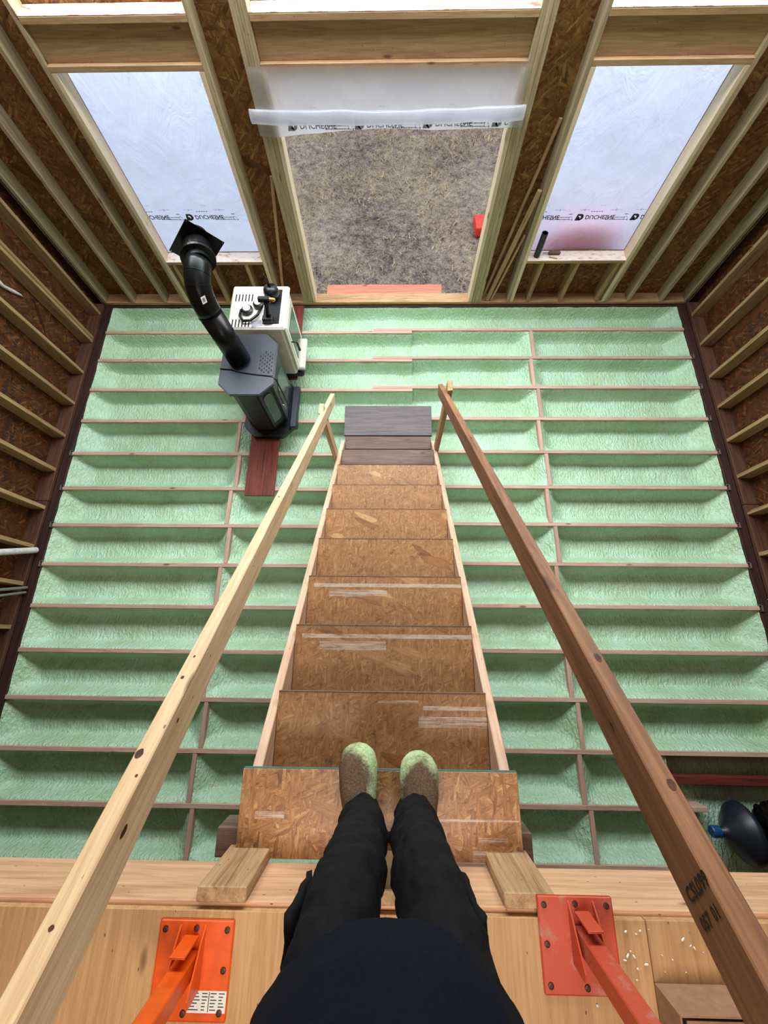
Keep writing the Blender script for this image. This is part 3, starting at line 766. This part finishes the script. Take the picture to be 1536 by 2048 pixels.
gr_ = guard('post_bracket', .512, -.757, 1, 'orangeworn', 'scuffed faded orange steel post bracket, right of the person', .528)
lb = bmesh.new(); bm_box(lb, (-.05, -.022, 0), (.05, .022, .0006))
lbo = mesh_obj('paper_label', lb, 'paper', gl_, Matrix.Translation((-.475, -.892, 2.5665)), label='white printed paper label')
bm = bmesh.new(); rr = random.Random(5)
for r_ in range(6):
    for (c0, c1) in ((-.047, -.018), (-.014, .002), (.008, .026), (.03, .046)):
        bm_box(bm, (c0, .016 - r_ * .0065, .0006), (c0 + (c1 - c0) * rr.uniform(.5, 1), .018 - r_ * .0065, .0008))
bm_box(bm, (.0035, -.02, .0006), (.0055, .02, .0008)); mesh_obj('label_print', bm, 'ink', lbo, Matrix.Translation((-.475, -.892, 2.5665)))

# ------------------------------------------------------------------ planks under the stoves
bm = bmesh.new(); bm_box(bm, (-.16, -.72, 0), (.16, .72, .022), .002)
def yplank(name, x, y0, y1, w, z, label):
    o = board(name, (x, y0, z + .011), (x, y1, z + .011), w, .022, 'redplank', None); tag(o, label, 'plank', 'red-brown planks under the stoves'); return o
bm.free()
yplank('support_plank', -1.375, 1.47, 2.88, .31, .0005, 'red-brown plank across the joists under the black stove')
yplank('support_plank', -1.22, 2.90, 3.97, .27, .0005, 'red-brown plank under the white stove reaching the far wall')
# ------------------------------------------------------------------ black stove
sx0, sx1, sy0, sy1 = -1.604, -1.085, 2.16, 2.845
def octo(x0, x1, y0, y1, c_): return [(x0 + c_, y0), (x1 - c_, y0), (x1, y0 + c_), (x1, y1 - c_), (x1 - c_, y1), (x0 + c_, y1), (x0, y1 - c_), (x0, y0 + c_)]
bs = empty('pellet_stove', (-1.34, 2.5, .023), 'black octagonal pellet stove with a long black flue pipe', 'stove')
bm = bmesh.new(); prism(bm, octo(-1.60, -1.05, 2.13, 2.83, .125), .023, .075); mesh_obj('base', bm, 'blackmat', bs)
bm = bmesh.new(); prism(bm, octo(-1.55, -1.14, 2.20, 2.80, .11), .0755, .775); body = mesh_obj('body', bm, 'blackmat', bs)
bm = bmesh.new(); prism(bm, octo(sx0, sx1, sy0, sy1, .12), .776, .800)
bmesh.ops.bevel(bm, geom=[e for e in bm.edges if abs(e.verts[0].co.z - .8) < .001 and abs(e.verts[1].co.z - .8) < .001], offset=.006, segments=2, affect='EDGES')
topo = mesh_obj('top_plate', bm, 'black', bs)
# hopper lid crease and grille
bm = bmesh.new(); tube(bm, [(-1.602, 2.44, .803), (-1.5, 2.43, .804), (-1.4, 2.40, .804), (-1.25, 2.375, .804), (-1.12, 2.36, .804), (-1.07, 2.33, .79), (-1.045, 2.30, .6), (-1.04, 2.30, .35)], .006, 8)
mesh_obj('power_cord', bm, 'blackmat', bs, smooth=True)
bm = bmesh.new(); bm_box(bm, (-1.255, 2.365, .8), (-1.10, 2.66, .804), .001); gr0 = mesh_obj('vent_grille', bm, 'black', bs)
for i in range(6):
    for j in range(11):
        if (i + j) % 2: continue
        cx_, cy_ = -1.245 + .135 * (i + .5) / 6, 2.39 + .245 * (j + .5) / 11; r_ = .013 if (i // 2 + j // 3) % 2 else .017
        if (j in (0, 10)) and i in (0, 5): continue
        bm = bmesh.new(); a = [bm.verts.new(p) for p in ((cx_ - r_ * .7, cy_, .8046), (cx_, cy_ - r_, .8046), (cx_ + r_ * .7, cy_, .8046), (cx_, cy_ + r_, .8046))]; b_ = [bm.verts.new(v.co - Vector((0, 0, .002))) for v in a]
        bm.faces.new(a); 
        for q in range(4): bm.faces.new((a[q], b_[q], b_[(q + 1) % 4], a[(q + 1) % 4]))
        mesh_obj('grille_hole', bm, 'darkslot', gr0)
# right front: door with arched glass on the chamfer and front
def quad_panel(name, P, Xd, Zd, w, h, t, mat, parent, arch=0, label=None):
    N = Xd.cross(Zd).normalized(); pts = []
    if arch:
        pts = [(-w / 2, 0), (w / 2, 0)] + [(w / 2 * math.cos(a), h - arch + arch * math.sin(a)) for a in [math.pi * q / 10 for q in range(11)]]
    else: pts = [(-w / 2, 0), (w / 2, 0), (w / 2, h), (-w / 2, h)]
    bm = bmesh.new(); a = [bm.verts.new(P + Xd * x + Zd * z) for x, z in pts]; b = [bm.verts.new(P + Xd * x + Zd * z + N * t) for x, z in pts]; n = len(pts)
    bm.faces.new(list(reversed(a))); bm.faces.new(b)
    for i in range(n): bm.faces.new((a[i], a[(i + 1) % n], b[(i + 1) % n], b[i]))
    return mesh_obj(name, fix(bm), mat, parent, label=label)
Zu = Vector((0, 0, 1)); ch = Vector((1, 1, 0)).normalized()
quad_panel('glass_frame', Vector((-1.195, 2.255, .16)), ch, Zu, .15, .58, .012, 'black', bs)
quad_panel('side_glass', Vector((-1.186, 2.246, .24)), ch, Zu, .10, .44, .007, 'glass', bs, .05, label='arched dark glass pane')
quad_panel('side_panel', Vector((-1.345, 2.2, .12)), Vector((1, 0, 0)), Zu, .17, .62, .008, 'black', bs)
Yv = Vector((0, 1, 0))
dr = quad_panel('door', Vector((-1.14, 2.50, .14)), Yv, Zu, .42, .60, .03, 'black', bs)
quad_panel('door_glass', Vector((-1.11, 2.50, .26)), Yv, Zu, .30, .38, .006, 'glass', dr, .12)
bm = bmesh.new(); bm_box(bm, (-1.10, 2.22, .05), (-1.02, 2.74, .12), .012); mesh_obj('ash_lip', bm, 'black', bs)
bm = bmesh.new(); tube(bm, [(-1.115, 2.30, .42), (-1.085, 2.30, .42), (-1.085, 2.30, .34)], .008, 8); mesh_obj('door_handle', bm, 'steel', bs, smooth=True)
# flue pipe
def bez(p, n):
    out = []
    for i in range(n + 1):
        t = i / n; out.append(((1 - t) ** 2) * Vector(p[0]) + 2 * t * (1 - t) * Vector(p[1]) + t * t * Vector(p[2]))
    return out
PR = .102
bm = bmesh.new(); tube(bm, [(-1.425, 2.535, .801), (-1.545, 2.665, 1.235)], PR, 32); fl0 = mesh_obj('flue_pipe', bm, 'pipe', bs, smooth=False)
for p in fl0.data.polygons: p.use_smooth = len(p.vertices) == 4
el = bez([(-1.545, 2.665, 1.235), (-1.60, 2.725, 1.47), (-1.565, 2.93, 1.50)], 12)
bm = bmesh.new(); tube(bm, el, PR, 32); o = mesh_obj('elbow', bm, 'pipe', bs)
for p in o.data.polygons: p.use_smooth = len(p.vertices) == 4
for q in (0, 3, 6, 9):
    d = (el[q + 1] - el[q]).normalized()
    bm = bmesh.new(); tube(bm, [el[q] - d * .004, el[q] + d * .004], PR + .0035, 32); o = mesh_obj('seam_band', bm, 'pipe', bs)
pe = el[-1]; ax = Vector((-.24, .97, -.02)).normalized()
bm = bmesh.new(); tube(bm, [pe - ax * .02, pe + ax * .30], PR * .985, 32); mesh_obj('flue_pipe', bm, 'pipe', bs, smooth=False)
bm = bmesh.new(); tube(bm, [pe + ax * .02, pe + ax * .03, pe + ax * .05], [PR + .002, PR + .034, PR + .036], 32); mesh_obj('flue_collar', fix(bm), 'pipe', bs)
bm = bmesh.new(); tube(bm, [pe + ax * .09, pe + ax * .17], [PR + .012, PR + .012], 32); mesh_obj('flue_collar', bm, 'pipe', bs)
nx_ = Vector((.66, .15, -.74)).normalized(); ny_ = ax.cross(nx_).normalized(); pc = pe + ax * .18
bm = bmesh.new(); h_ = .158
a = [bm.verts.new(pc + nx_ * sx * h_ + ny_ * sy * h_) for sx, sy in ((-1, -1), (1, -1), (1, 1), (-1, 1))]; b_ = [bm.verts.new(v.co + ax * .004) for v in a]
bm.faces.new(a); bm.faces.new(list(reversed(b_)))
for q in range(4): bm.faces.new((a[q], b_[q], b_[(q + 1) % 4], a[(q + 1) % 4]))
wp = mesh_obj('wall_plate', fix(bm), 'pipe', bs, label='square black wall plate turned like a diamond')
for sx, sy in ((-1, -1), (1, -1), (1, 1), (-1, 1)):
    bm = bmesh.new(); P = pc + nx_ * sx * (h_ - .012) + ny_ * sy * (h_ - .012); tube(bm, [P - ax * .0015, P - ax * .0005], .004, 8); mesh_obj('screw_hole', bm, 'steel', wp)
# sticker on the pipe
mid = el[0]; vd = (CAM - mid).normalized(); dax = (el[0] - Vector((-1.425, 2.535, .801))).normalized(); vd = (vd - dax * vd.dot(dax)).normalized(); sd = vd.cross(dax)
P = el[4] + vd * (PR + .006)
bm = bmesh.new(); vs = [bm.verts.new(P + sd * x * .02 + (el[5] - el[3]).normalized() * y * .026) for x, y in ((-1, -1), (1, -1), (1, 1), (-1, 1))]; bm.faces.new(vs); stk = mesh_obj('sticker', bm, 'paper', bs)
bm = bmesh.new(); vs = [bm.verts.new(P + vd * .001 + sd * x * .009 + (el[5] - el[3]).normalized() * y * .014) for x, y in ((-1, -1), (1, -1), (1, 1), (-1, 1))]; bm.faces.new(vs); mesh_obj('sticker_print', bm, 'fadedink', stk)

# ------------------------------------------------------------------ white stove
ws = empty('enamel_stove', (-1.3, 3.15, .023), 'cream enamel stove with louvred top standing behind the black stove', 'stove')
zt = .845
bm = bmesh.new(); bm_box(bm, (-1.58, 2.92, .024), (-1.00, 3.42, .10), .02); mesh_obj('base', bm, 'blackmat', ws)
bm = bmesh.new(); bm_box(bm, (-1.56, 2.90, .101), (-1.06, 3.39, .80), .02); wbd = mesh_obj('body', bm, 'cream', ws)
bm = bmesh.new(); bm_box(bm, (-1.585, 2.868, .801), (-1.02, 3.40, zt), .018); wt = mesh_obj('top_plate', bm, 'cream', ws)
for j, yy in enumerate((2.93, 3.24)):
    for i in range(6):
        bm = bmesh.new(); bm_box(bm, (-.006, -.044, 0), (.006, .044, .0012)); mesh_obj('louvre_slot', bm, 'darkslot', wt, Matrix.Translation((-1.535 + i * .032, yy, zt)))
bm = bmesh.new(); bm_box(bm, (-1.245, 2.92, zt), (-1.085, 3.34, zt + .002)); wg = mesh_obj('top_grille', bm, 'darkslot', ws)
for i in range(7):
    bm = bmesh.new(); bm_box(bm, (-1.24 + i * .025, 2.925, zt + .002), (-1.238 + i * .025, 3.335, zt + .004)); mesh_obj('grille_bar', bm, 'blackmat', wg)
for i in range(16):
    bm = bmesh.new(); bm_box(bm, (-1.243, 2.93 + i * .026, zt + .002), (-1.087, 2.932 + i * .026, zt + .0035)); mesh_obj('grille_bar', bm, 'blackmat', wg)
bm = bmesh.new(); bm_box(bm, (-1.059, 2.94, .16), (-1.03, 3.34, .76), .012); wd = mesh_obj('door', bm, 'cream', ws)
bm = bmesh.new(); bm_box(bm, (-1.030, 3.0, .25), (-1.025, 3.29, .68), .001); mesh_obj('door_glass', bm, 'glass', wd)
bm = bmesh.new(); tube(bm, [(-1.03, 2.955, .56), (-.985, 2.955, .56), (-.975, 2.955, .54), (-.97, 2.955, .44)], [.006, .006, .009, .013], 10); mesh_obj('door_handle', bm, 'blackmat', wd, smooth=True)
bm = bmesh.new(); bm_box(bm, (-1.059, 2.95, .105), (-.975, 3.36, .16), .012); mesh_obj('ash_lip', bm, 'cream', ws)
for yy in (2.93, 3.35):
    bm = bmesh.new(); bm_box(bm, (-1.059, yy - .02, .165), (-1.035, yy + .02, .795), .006); mesh_obj('door_post', bm, 'cream', ws)
bm = bmesh.new(); bm_box(bm, (-1.58, 3.0, .2), (-1.561, 3.3, .7), .005); mesh_obj('back_cover', bm, 'blackmat', ws)

# things lying on the white stove
zz = zt + .0005
t = empty('hearing_protectors', (-1.36, 3.10, zz), 'black hearing protectors with pale cushions lying on the white stove', 'ear muffs')
for (x, y, r_) in ((-1.40, 3.07, .055), (-1.30, 3.14, .05)):
    bm = bmesh.new(); lathe(bm, [(r_ * .9, 0), (r_, .012), (r_, .032), (r_ * .75, .04)], 20, (x, y, zz)); c0 = mesh_obj('ear_cup', bm, 'blackplastic', t, smooth=False)
    bm = bmesh.new(); lathe(bm, [(r_ * .7, .0405), (r_ * .62, .05), (r_ * .3, .046)], 20, (x, y, zz)); mesh_obj('cushion', bm, 'cream', c0, smooth=True)
bm = bmesh.new(); tube(bm, [(-1.455, 3.06, zz + .03), (-1.46, 2.99, zz + .03), (-1.42, 2.93, zz + .03), (-1.35, 2.935, zz + .03), (-1.29, 3.0, zz + .03), (-1.255, 3.10, zz + .03)], .013, 8); mesh_obj('headband', bm, 'blackplastic', t, smooth=True)
t = empty('cordless_drill', (-1.19, 2.97, zz + .003), 'black cordless drill standing on its battery on the white stove', 'drill')
bm = bmesh.new(); bm_box(bm, (-1.235, 2.915, zz + .004), (-1.135, 2.985, zz + .055), .01); bt = mesh_obj('battery', bm, 'blackplastic', t)
bm = bmesh.new(); tube(bm, [(-1.175, 2.96, zz + .05), (-1.17, 2.99, zz + .11), (-1.175, 3.02, zz + .17)], [.022, .018, .022], 12); mesh_obj('grip', bm, 'blackplastic', t, smooth=True)
bm = bmesh.new(); tube(bm, [(-1.235, 3.03, zz + .185), (-1.13, 3.025, zz + .185)], [.028, .03], 14); hd = mesh_obj('motor_housing', bm, 'blackplastic', t)
bm = bmesh.new(); tube(bm, [(-1.13, 3.025, zz + .185), (-1.10, 3.024, zz + .185), (-1.08, 3.024, zz + .185)], [.022, .02, .012], 12); mesh_obj('chuck', bm, 'brass', hd)
bm = bmesh.new(); bm_box(bm, (-1.20, 2.965, zz + .0552), (-1.18, 2.982, zz + .056)); mesh_obj('white_mark', bm, 'paper', bt)
t = empty('round_canister', (-1.17, 3.24, zz + .003), 'round black canister with a thin upright stem on the white stove', 'canister')
bm = bmesh.new(); lathe(bm, [(.045, .004), (.068, .03), (.075, .07), (.066, .11), (.04, .13), (.014, .135)], 24, (-1.17, 3.24, zz)); mesh_obj('body', bm, 'blackplastic', t, smooth=True)
bm = bmesh.new(); tube(bm, [(-1.17, 3.24, zz + .13), (-1.18, 3.25, zz + .2), (-1.195, 3.255, zz + .26)], [.016, .009, .004], 8); mesh_obj('stem', bm, 'blackplastic', t, smooth=True)
bm = bmesh.new(); bm_box(bm, (-.05, -.035, 0), (.05, .035, .002)); 
for v in bm.verts: v.co.z += .004 * abs(noise.noise(v.co * 40))
tag(mesh_obj('plastic_pouch', bm, 'film2', None, Matrix.Translation((-1.30, 2.925, zz + .001)) @ Matrix.Rotation(.2, 4, 'Z')), 'clear plastic pouch lying flat on the white stove', 'pouch')

# ------------------------------------------------------------------ loose things by the walls
def stick(p0, p1, w, t_, label):
    o = board('offcut_stick', p0, p1, w, t_, 'offcut', None, (0, 1, 0)); tag(o, label, 'stick', 'wood strips leaning in the far wall'); return o
stick((1.115, 4.075, .045), (1.372, 4.115, 1.80), .030, .02, 'longest thin wood strip leaning right of the doorway')
stick((1.155, 4.025, .045), (1.368, 4.03, 1.30), .042, .028, 'middle wood strip leaning right of the doorway')
stick((1.205, 4.02, .045), (1.365, 4.04, .86), .022, .02, 'shortest thin wood strip leaning right of the doorway')
stick((-1.33, 4.02, .045), (-1.115, 4.09, 1.40), .030, .02, 'thin wood strip leaning left of the doorway')
bm = bmesh.new(); n_ = 24
lathe(bm, [(.033, 0), (.033, .262), (.027, .262), (.027, .02)], n_); o = mesh_obj('black_pipe_offcut', bm, 'blackplastic', None, Matrix.Translation((1.575, 4.062, .6005)))
tag(o, 'short black plastic pipe standing on the right window sill', 'pipe')
t = empty('scraper', (1.73, 4.08, .601), 'small hand scraper with brown handle on the right window sill', 'scraper')
bm = bmesh.new(); bm_box(bm, (1.70, 4.07, .602), (1.83, 4.105, .632), .008); mesh_obj('handle', bm, 'brownplank', t)
bm = bmesh.new(); bm_box(bm, (1.64, 4.082, .612), (1.70, 4.092, .620), .001); mesh_obj('shaft', bm, 'steel', t)
bm = bmesh.new(); bm_box(bm, (-.045, -.006, 0), (.045, .006, .008)); o = mesh_obj('wood_splinter', bm, 'offcut', None, Matrix.Translation((1.75, 4.03, .6005)) @ Matrix.Rotation(-.25, 4, 'Z'))
tag(o, 'small wood splinter beside the scraper on the window sill', 'splinter')
def pipe(name, pts, r_, mat, label, grp=None):
    bm = bmesh.new(); tube(bm, pts, r_, 14); o = mesh_obj(name, bm, mat); tag(o, label, 'pipe', grp); return o
pipe('drain_pipe', [(-3.55, .872, .035), (-3.55, .755, .45), (-3.55, .64, .86)], .03, 'white_pvc', 'white plastic pipe leaning against the studs of the left wall')
pipe('conduit', [(-3.55, .502, .02), (-3.55, .40, .50)], .014, 'grey_pvc', 'upper of two grey conduits leaning on the left wall')
pipe('conduit', [(-3.55, .455, .02), (-3.55, .34, .50)], .012, 'grey_pvc', 'lower of two grey conduits leaning on the left wall')
bm = bmesh.new(); tube(bm, [(-3.70, 3.23, 1.15), (-3.695, 3.20, 1.09), (-3.70, 3.21, 1.02), (-3.70, 3.25, .92), (-3.70, 3.28, .85), (-3.706, 3.29, .82)], [.02, .028, .016, .018, .010, .005], 8)
tag(mesh_obj('foam_bead', bm, 'white_pvc', smooth=True), 'dirty white bead of foam stuck on the left wall sheathing', 'foam bead')

# jug and bin bag in the hatch
jg = empty('water_jug', (2.85, -1.40, -.14), 'dark smoky water jug lying on its side with a blue cap', 'jug')
bm = bmesh.new(); lathe(bm, [(.034, .02), (.036, .07), (.07, .10), (.145, .15), (.205, .21), (.215, .245), (.19, .265), (.10, .27)], 28, (2.60, -1.385, .04), Vector((0, 1, 0)), Vector((0, 0, 1)), Vector((.97, -.02, .0)).normalized()); mesh_obj('bottle', fix(bm), 'jug', jg, smooth=True)
bm = bmesh.new(); lathe(bm, [(.036, -.02), (.042, -.01), (.042, .045), (.037, .05)], 20, (2.60, -1.385, .04), Vector((0, 1, 0)), Vector((0, 0, 1)), Vector((1, 0, 0))); mesh_obj('cap', fix(bm), 'bluecap', jg, smooth=False)
bm = bmesh.new(); bmesh.ops.create_icosphere(bm, subdivisions=5, radius=1)
for v in bm.verts:
    n = v.co.normalized(); q = abs(noise.noise(n * 3.1)) * .22 + abs(noise.noise(n * 7 + Vector((3, 1, 2)))) * .12 + abs(noise.noise(n * 15)) * .05
    r_ = 1 - q; v.co = Vector((n.x * .20 * r_, n.y * .24 * r_, n.z * .25 * r_))
tag(mesh_obj('bin_bag', bm, 'bag', None, Matrix.Translation((3.085, -1.38, .13)), smooth=True), 'shiny crumpled black bin bag behind the water jug', 'bag')

# cardboard box on the loft
cb = empty('cardboard_box', (.83, -.97, 2.56), 'brown cardboard box on the loft deck at the right', 'box')
bm = bmesh.new()
for a_, b_ in (((.70, -1.12, 2.561), (.704, -.835, 2.66)), ((.96, -1.12, 2.561), (.964, -.835, 2.66)), ((.704, -1.12, 2.561), (.96, -1.116, 2.66)), ((.704, -.839, 2.561), (.96, -.835, 2.66)), ((.704, -1.116, 2.561), (.96, -.839, 2.565))): bm_box(bm, a_, b_)
mesh_obj('box_body', bm, 'cardboard', cb)
bm = bmesh.new(); bm_box(bm, (.715, -1.11, 2.655), (.955, -.845, 2.659)); mesh_obj('lid_flap', bm, 'cardboard', cb)

# ------------------------------------------------------------------ the person
ps = empty('person', (0, -.5, 2.33), 'person in black trousers and navy sweater standing on the top tread looking down', 'person')
def remesh(o, vox, sm=4, disp=None):
    md = o.modifiers.new('r', 'REMESH'); md.mode = 'VOXEL'; md.voxel_size = vox; md.use_smooth_shade = True
    s_ = o.modifiers.new('s', 'SMOOTH'); s_.iterations = sm; s_.factor = .5
    if disp:
        tx = bpy.data.textures.new('folds', 'CLOUDS'); tx.noise_scale = disp[0]; tx.noise_depth = 2
        d = o.modifiers.new('d', 'DISPLACE'); d.texture = tx; d.strength = disp[1]; d.mid_level = .5; d.texture_coords = 'LOCAL'
    return o
VX, VY, VZ = Vector((1, 0, 0)), Vector((0, 1, 0)), Vector((0, 0, 1))
def limb(bm, pts, n=18):
    """pts: (centre, rx, ry)"""
    out = []
    for i, (c_, rx, ry) in enumerate(pts):
        d = (Vector(pts[min(i + 1, len(pts) - 1)][0]) - Vector(pts[max(0, i - 1)][0])).normalized()
        ref = VY if abs(d.z) > .5 else VZ
        X = ref.cross(d).normalized(); Y = d.cross(X).normalized(); out.append(ring(c_, rx, ry, X, Y, n))
    loft(bm, out)
# trousers
bm = bmesh.new()
for s in (-1, 1):
    limb(bm, [((s * .083, -.535, 2.40), .064, .076), ((s * .082, -.53, 2.45), .060, .078), ((s * .081, -.52, 2.53), .068, .086), ((s * .079, -.512, 2.60), .076, .090), ((s * .078, -.50, 2.67), .066, .078), ((s * .078, -.488, 2.74), .068, .078),
              ((s * .076, -.475, 2.85), .070, .083), ((s * .085, -.475, 2.98), .069, .09), ((s * .098, -.515, 3.12), .076, .098), ((s * .095, -.56, 3.24), .088, .10), ((s * .075, -.57, 3.34), .085, .10)])
limb(bm, [((0, -.57, 3.22), .15, .10), ((0, -.575, 3.28), .175, .12), ((0, -.58, 3.38), .165, .12), ((0, -.58, 3.44), .155, .115)])
tr_ = remesh(mesh_obj('trousers', fix(bm), 'trousers', ps), .008, 4, (.055, .022))
# thigh pockets
for s in (-1, 1):
    bm = bmesh.new(); g = []
    for j in range(13):
        row = []
        for i in range(7):
            yy, zz_ = -.06 + .11 * i / 6, -.085 + .16 * j / 12; e_ = .010 * noise.noise(Vector((yy * 22, zz_ * 26, s))) + .006 * (i in (0, 6) or j in (0, 12))
            row.append(bm.verts.new((s * (.004 + e_), yy, zz_)))
        g.append(row)
    for j in range(12):
        for i in range(6): bm.faces.new((g[j][i], g[j][i + 1], g[j + 1][i + 1], g[j + 1][i]))
    po = mesh_obj('cargo_pocket', bm, 'trousers', tr_, Matrix.Translation((s * .157, -.505, 3.00)) @ Matrix.Rotation(s * .06, 4, 'Y'), smooth=True)
    po.modifiers.new('t', 'SOLIDIFY').thickness = .012
# sweater: torso and sleeves as one surface
bm = bmesh.new()
limb(bm, [((0, -.58, 3.135), .200, .158), ((0, -.578, 3.17), .212, .172), ((0, -.575, 3.25), .205, .175), ((0, -.58, 3.36), .19, .15), ((0, -.60, 3.55), .205, .135), ((0, -.61, 3.68), .20, .115), ((0, -.605, 3.75), .12, .08), ((0, -.60, 3.78), .07, .06)])
for s in (-1, 1):
    limb(bm, [((s * .16, -.61, 3.69), .07, .07), ((s * .22, -.60, 3.66), .065, .065), ((s * .27, -.53, 3.56), .058, .058), ((s * .28, -.42, 3.55), .052, .052), ((s * .22, -.30, 3.68), .045, .045), ((s * .14, -.17, 3.84), .038, .038)])
remesh(mesh_obj('sweater', fix(bm), 'sweater', ps), .011, 4, (.09, .012))
# body: head, neck, hands, ankles
bm = bmesh.new()
limb(bm, [((0, -.60, 3.72), .06, .058), ((0, -.585, 3.80), .055, .055), ((0, -.565, 3.85), .056, .06), ((0, -.535, 3.88), .062, .085), ((0, -.53, 3.93), .07, .095), ((0, -.535, 3.99), .073, .098), ((0, -.545, 4.04), .068, .09), ((0, -.55, 4.08), .04, .055)])
limb(bm, [((0, -.445, 3.965), .008, .008), ((0, -.432, 3.94), .014, .014), ((0, -.436, 3.925), .012, .01)])
for s in (-1, 1):
    limb(bm, [((s * .072, -.54, 3.98), .008, .02), ((s * .084, -.545, 3.975), .006, .026), ((s * .074, -.54, 3.95), .006, .016)])
    # palm, four fingers of unequal length and a thumb, closed as round a phone held edge-on
    wr_ = Vector((s * .135, -.155, 3.855))
    limb(bm, [(wr_, .03, .026), (wr_ + Vector((-s * .02, .03, .04)), .04, .018), (wr_ + Vector((-s * .04, .06, .075)), .04, .016)])
    for q, L_ in enumerate((.065, .075, .07, .055)):
        b0 = wr_ + Vector((-s * .03 + s * .0, .055 + .018 * (q - 1.5), .075 - .016 * (q - 1.5)))
        limb(bm, [(b0, .009, .009), (b0 + Vector((s * .012, .012, L_ * .5)), .0085, .0085), (b0 + Vector((-s * .012, .016, L_ * .85)), .0075, .0075), (b0 + Vector((-s * .03, .014, L_)), .006, .006)], 10)
    b0 = wr_ + Vector((-s * .03, .02, .03)); limb(bm, [(b0, .012, .012), (b0 + Vector((-s * .035, .0, .03)), .011, .011), (b0 + Vector((-s * .05, .012, .055)), .008, .008)], 10)
    limb(bm, [((s * .085, -.54, 2.36), .04, .05), ((s * .083, -.54, 2.44), .038, .045), ((s * .08, -.53, 2.60), .045, .05)])
bd = remesh(mesh_obj('body', fix(bm), 'skin', ps), .005, 2)
bm = bmesh.new(); limb(bm, [((0, -.60, 3.92), .06, .05), ((0, -.575, 3.98), .078, .085), ((0, -.56, 4.04), .076, .092), ((0, -.555, 4.09), .055, .07), ((0, -.555, 4.105), .02, .03)]); remesh(mesh_obj('hair', fix(bm), 'hair', ps), .007, 3)
for s in (-1, 1):
    bm = bmesh.new(); bmesh.ops.create_uvsphere(bm, u_segments=12, v_segments=8, radius=.011); mesh_obj('eye', bm, 'cream', bd, Matrix.Translation((s * .03, -.448, 3.975)), smooth=True)
    bm = bmesh.new(); limb(bm, [((s * .083, -.54, 2.39), .052, .06), ((s * .083, -.545, 2.43), .055, .064)]); mesh_obj('sock', bm, 'sock', ps, smooth=True)
bm = bmesh.new(); limb(bm, [((-.022, -.445, 3.905), .004, .004), ((0, -.438, 3.907), .007, .006), ((.022, -.445, 3.905), .004, .004)], 8); mesh_obj('mouth', bm, plain('lips', lin(160, 90, 84), .5), bd)
# slippers
def slipper(x_toe, x_heel, y_toe, y_heel, s):
    L_ = y_toe - y_heel; bm = bmesh.new(); rings = []
    prof = [(0, .02, .03), (.03, .036, .050), (.12, .046, .066), (.3, .050, .074), (.45, .056, .076), (.58, .062, .068), (.70, .066, .060), (.82, .066, .052), (.91, .058, .046), (.965, .042, .038), (.995, .018, .022)]
    for t, hw, hh in prof:
        y = y_heel + L_ * t; x = x_heel + (x_toe - x_heel) * t + s * .006 * math.sin(math.pi * t)
        rings.append([Vector((x + hw * (abs(math.cos(a)) ** .8) * (1 if math.cos(a) > 0 else -1), y, 2.331 + hh + hh * math.sin(a) * (1.0 if math.sin(a) > 0 else .99))) for a in [2 * math.pi * q / 24 for q in range(24)]])
    loft(bm, rings); o = mesh_obj('slipper', fix(bm), 'slipper_l' if s < 0 else 'slipper_r', ps, label='brown felt slipper dusted with green foam')
    sb = o.modifiers.new('s', 'SUBSURF'); sb.levels = 1; sb.render_levels = 1
    for p in o.data.polygons: p.use_smooth = True
    tx = bpy.data.textures.new('felt', 'CLOUDS'); tx.noise_scale = .03; d = o.modifiers.new('d', 'DISPLACE'); d.texture = tx; d.strength = .006; d.texture_coords = 'LOCAL'
    return o
slipper(-.108, -.084, -.325, -.625, -1); slipper(.099, .090, -.348, -.640, 1)

bm = bmesh.new(); rr = random.Random(21)
for i in range(60):
    x, y = rr.choice(((rr.uniform(.35, 1.1), rr.uniform(-.95, -.715)), (rr.uniform(.6, .95), rr.uniform(-.9, -.72)))); r_ = rr.uniform(.0012, .0032)
    if x < .63 and y > -.88 or x > .685 and y < -.825: continue
    bmesh.ops.create_icosphere(bm, subdivisions=1, radius=1, matrix=Matrix.Translation((x, y, 2.5605 + r_ * .6)) @ Matrix.Rotation(rr.uniform(0, 3), 4, 'Z') @ Matrix.Diagonal((r_ * rr.uniform(1, 3), r_, r_ * .7, 1)))
tag(mesh_obj('foam_crumbs', bm, 'paper'), 'pale foam crumbs scattered on the loft deck right of the person', 'crumbs', kind='stuff')
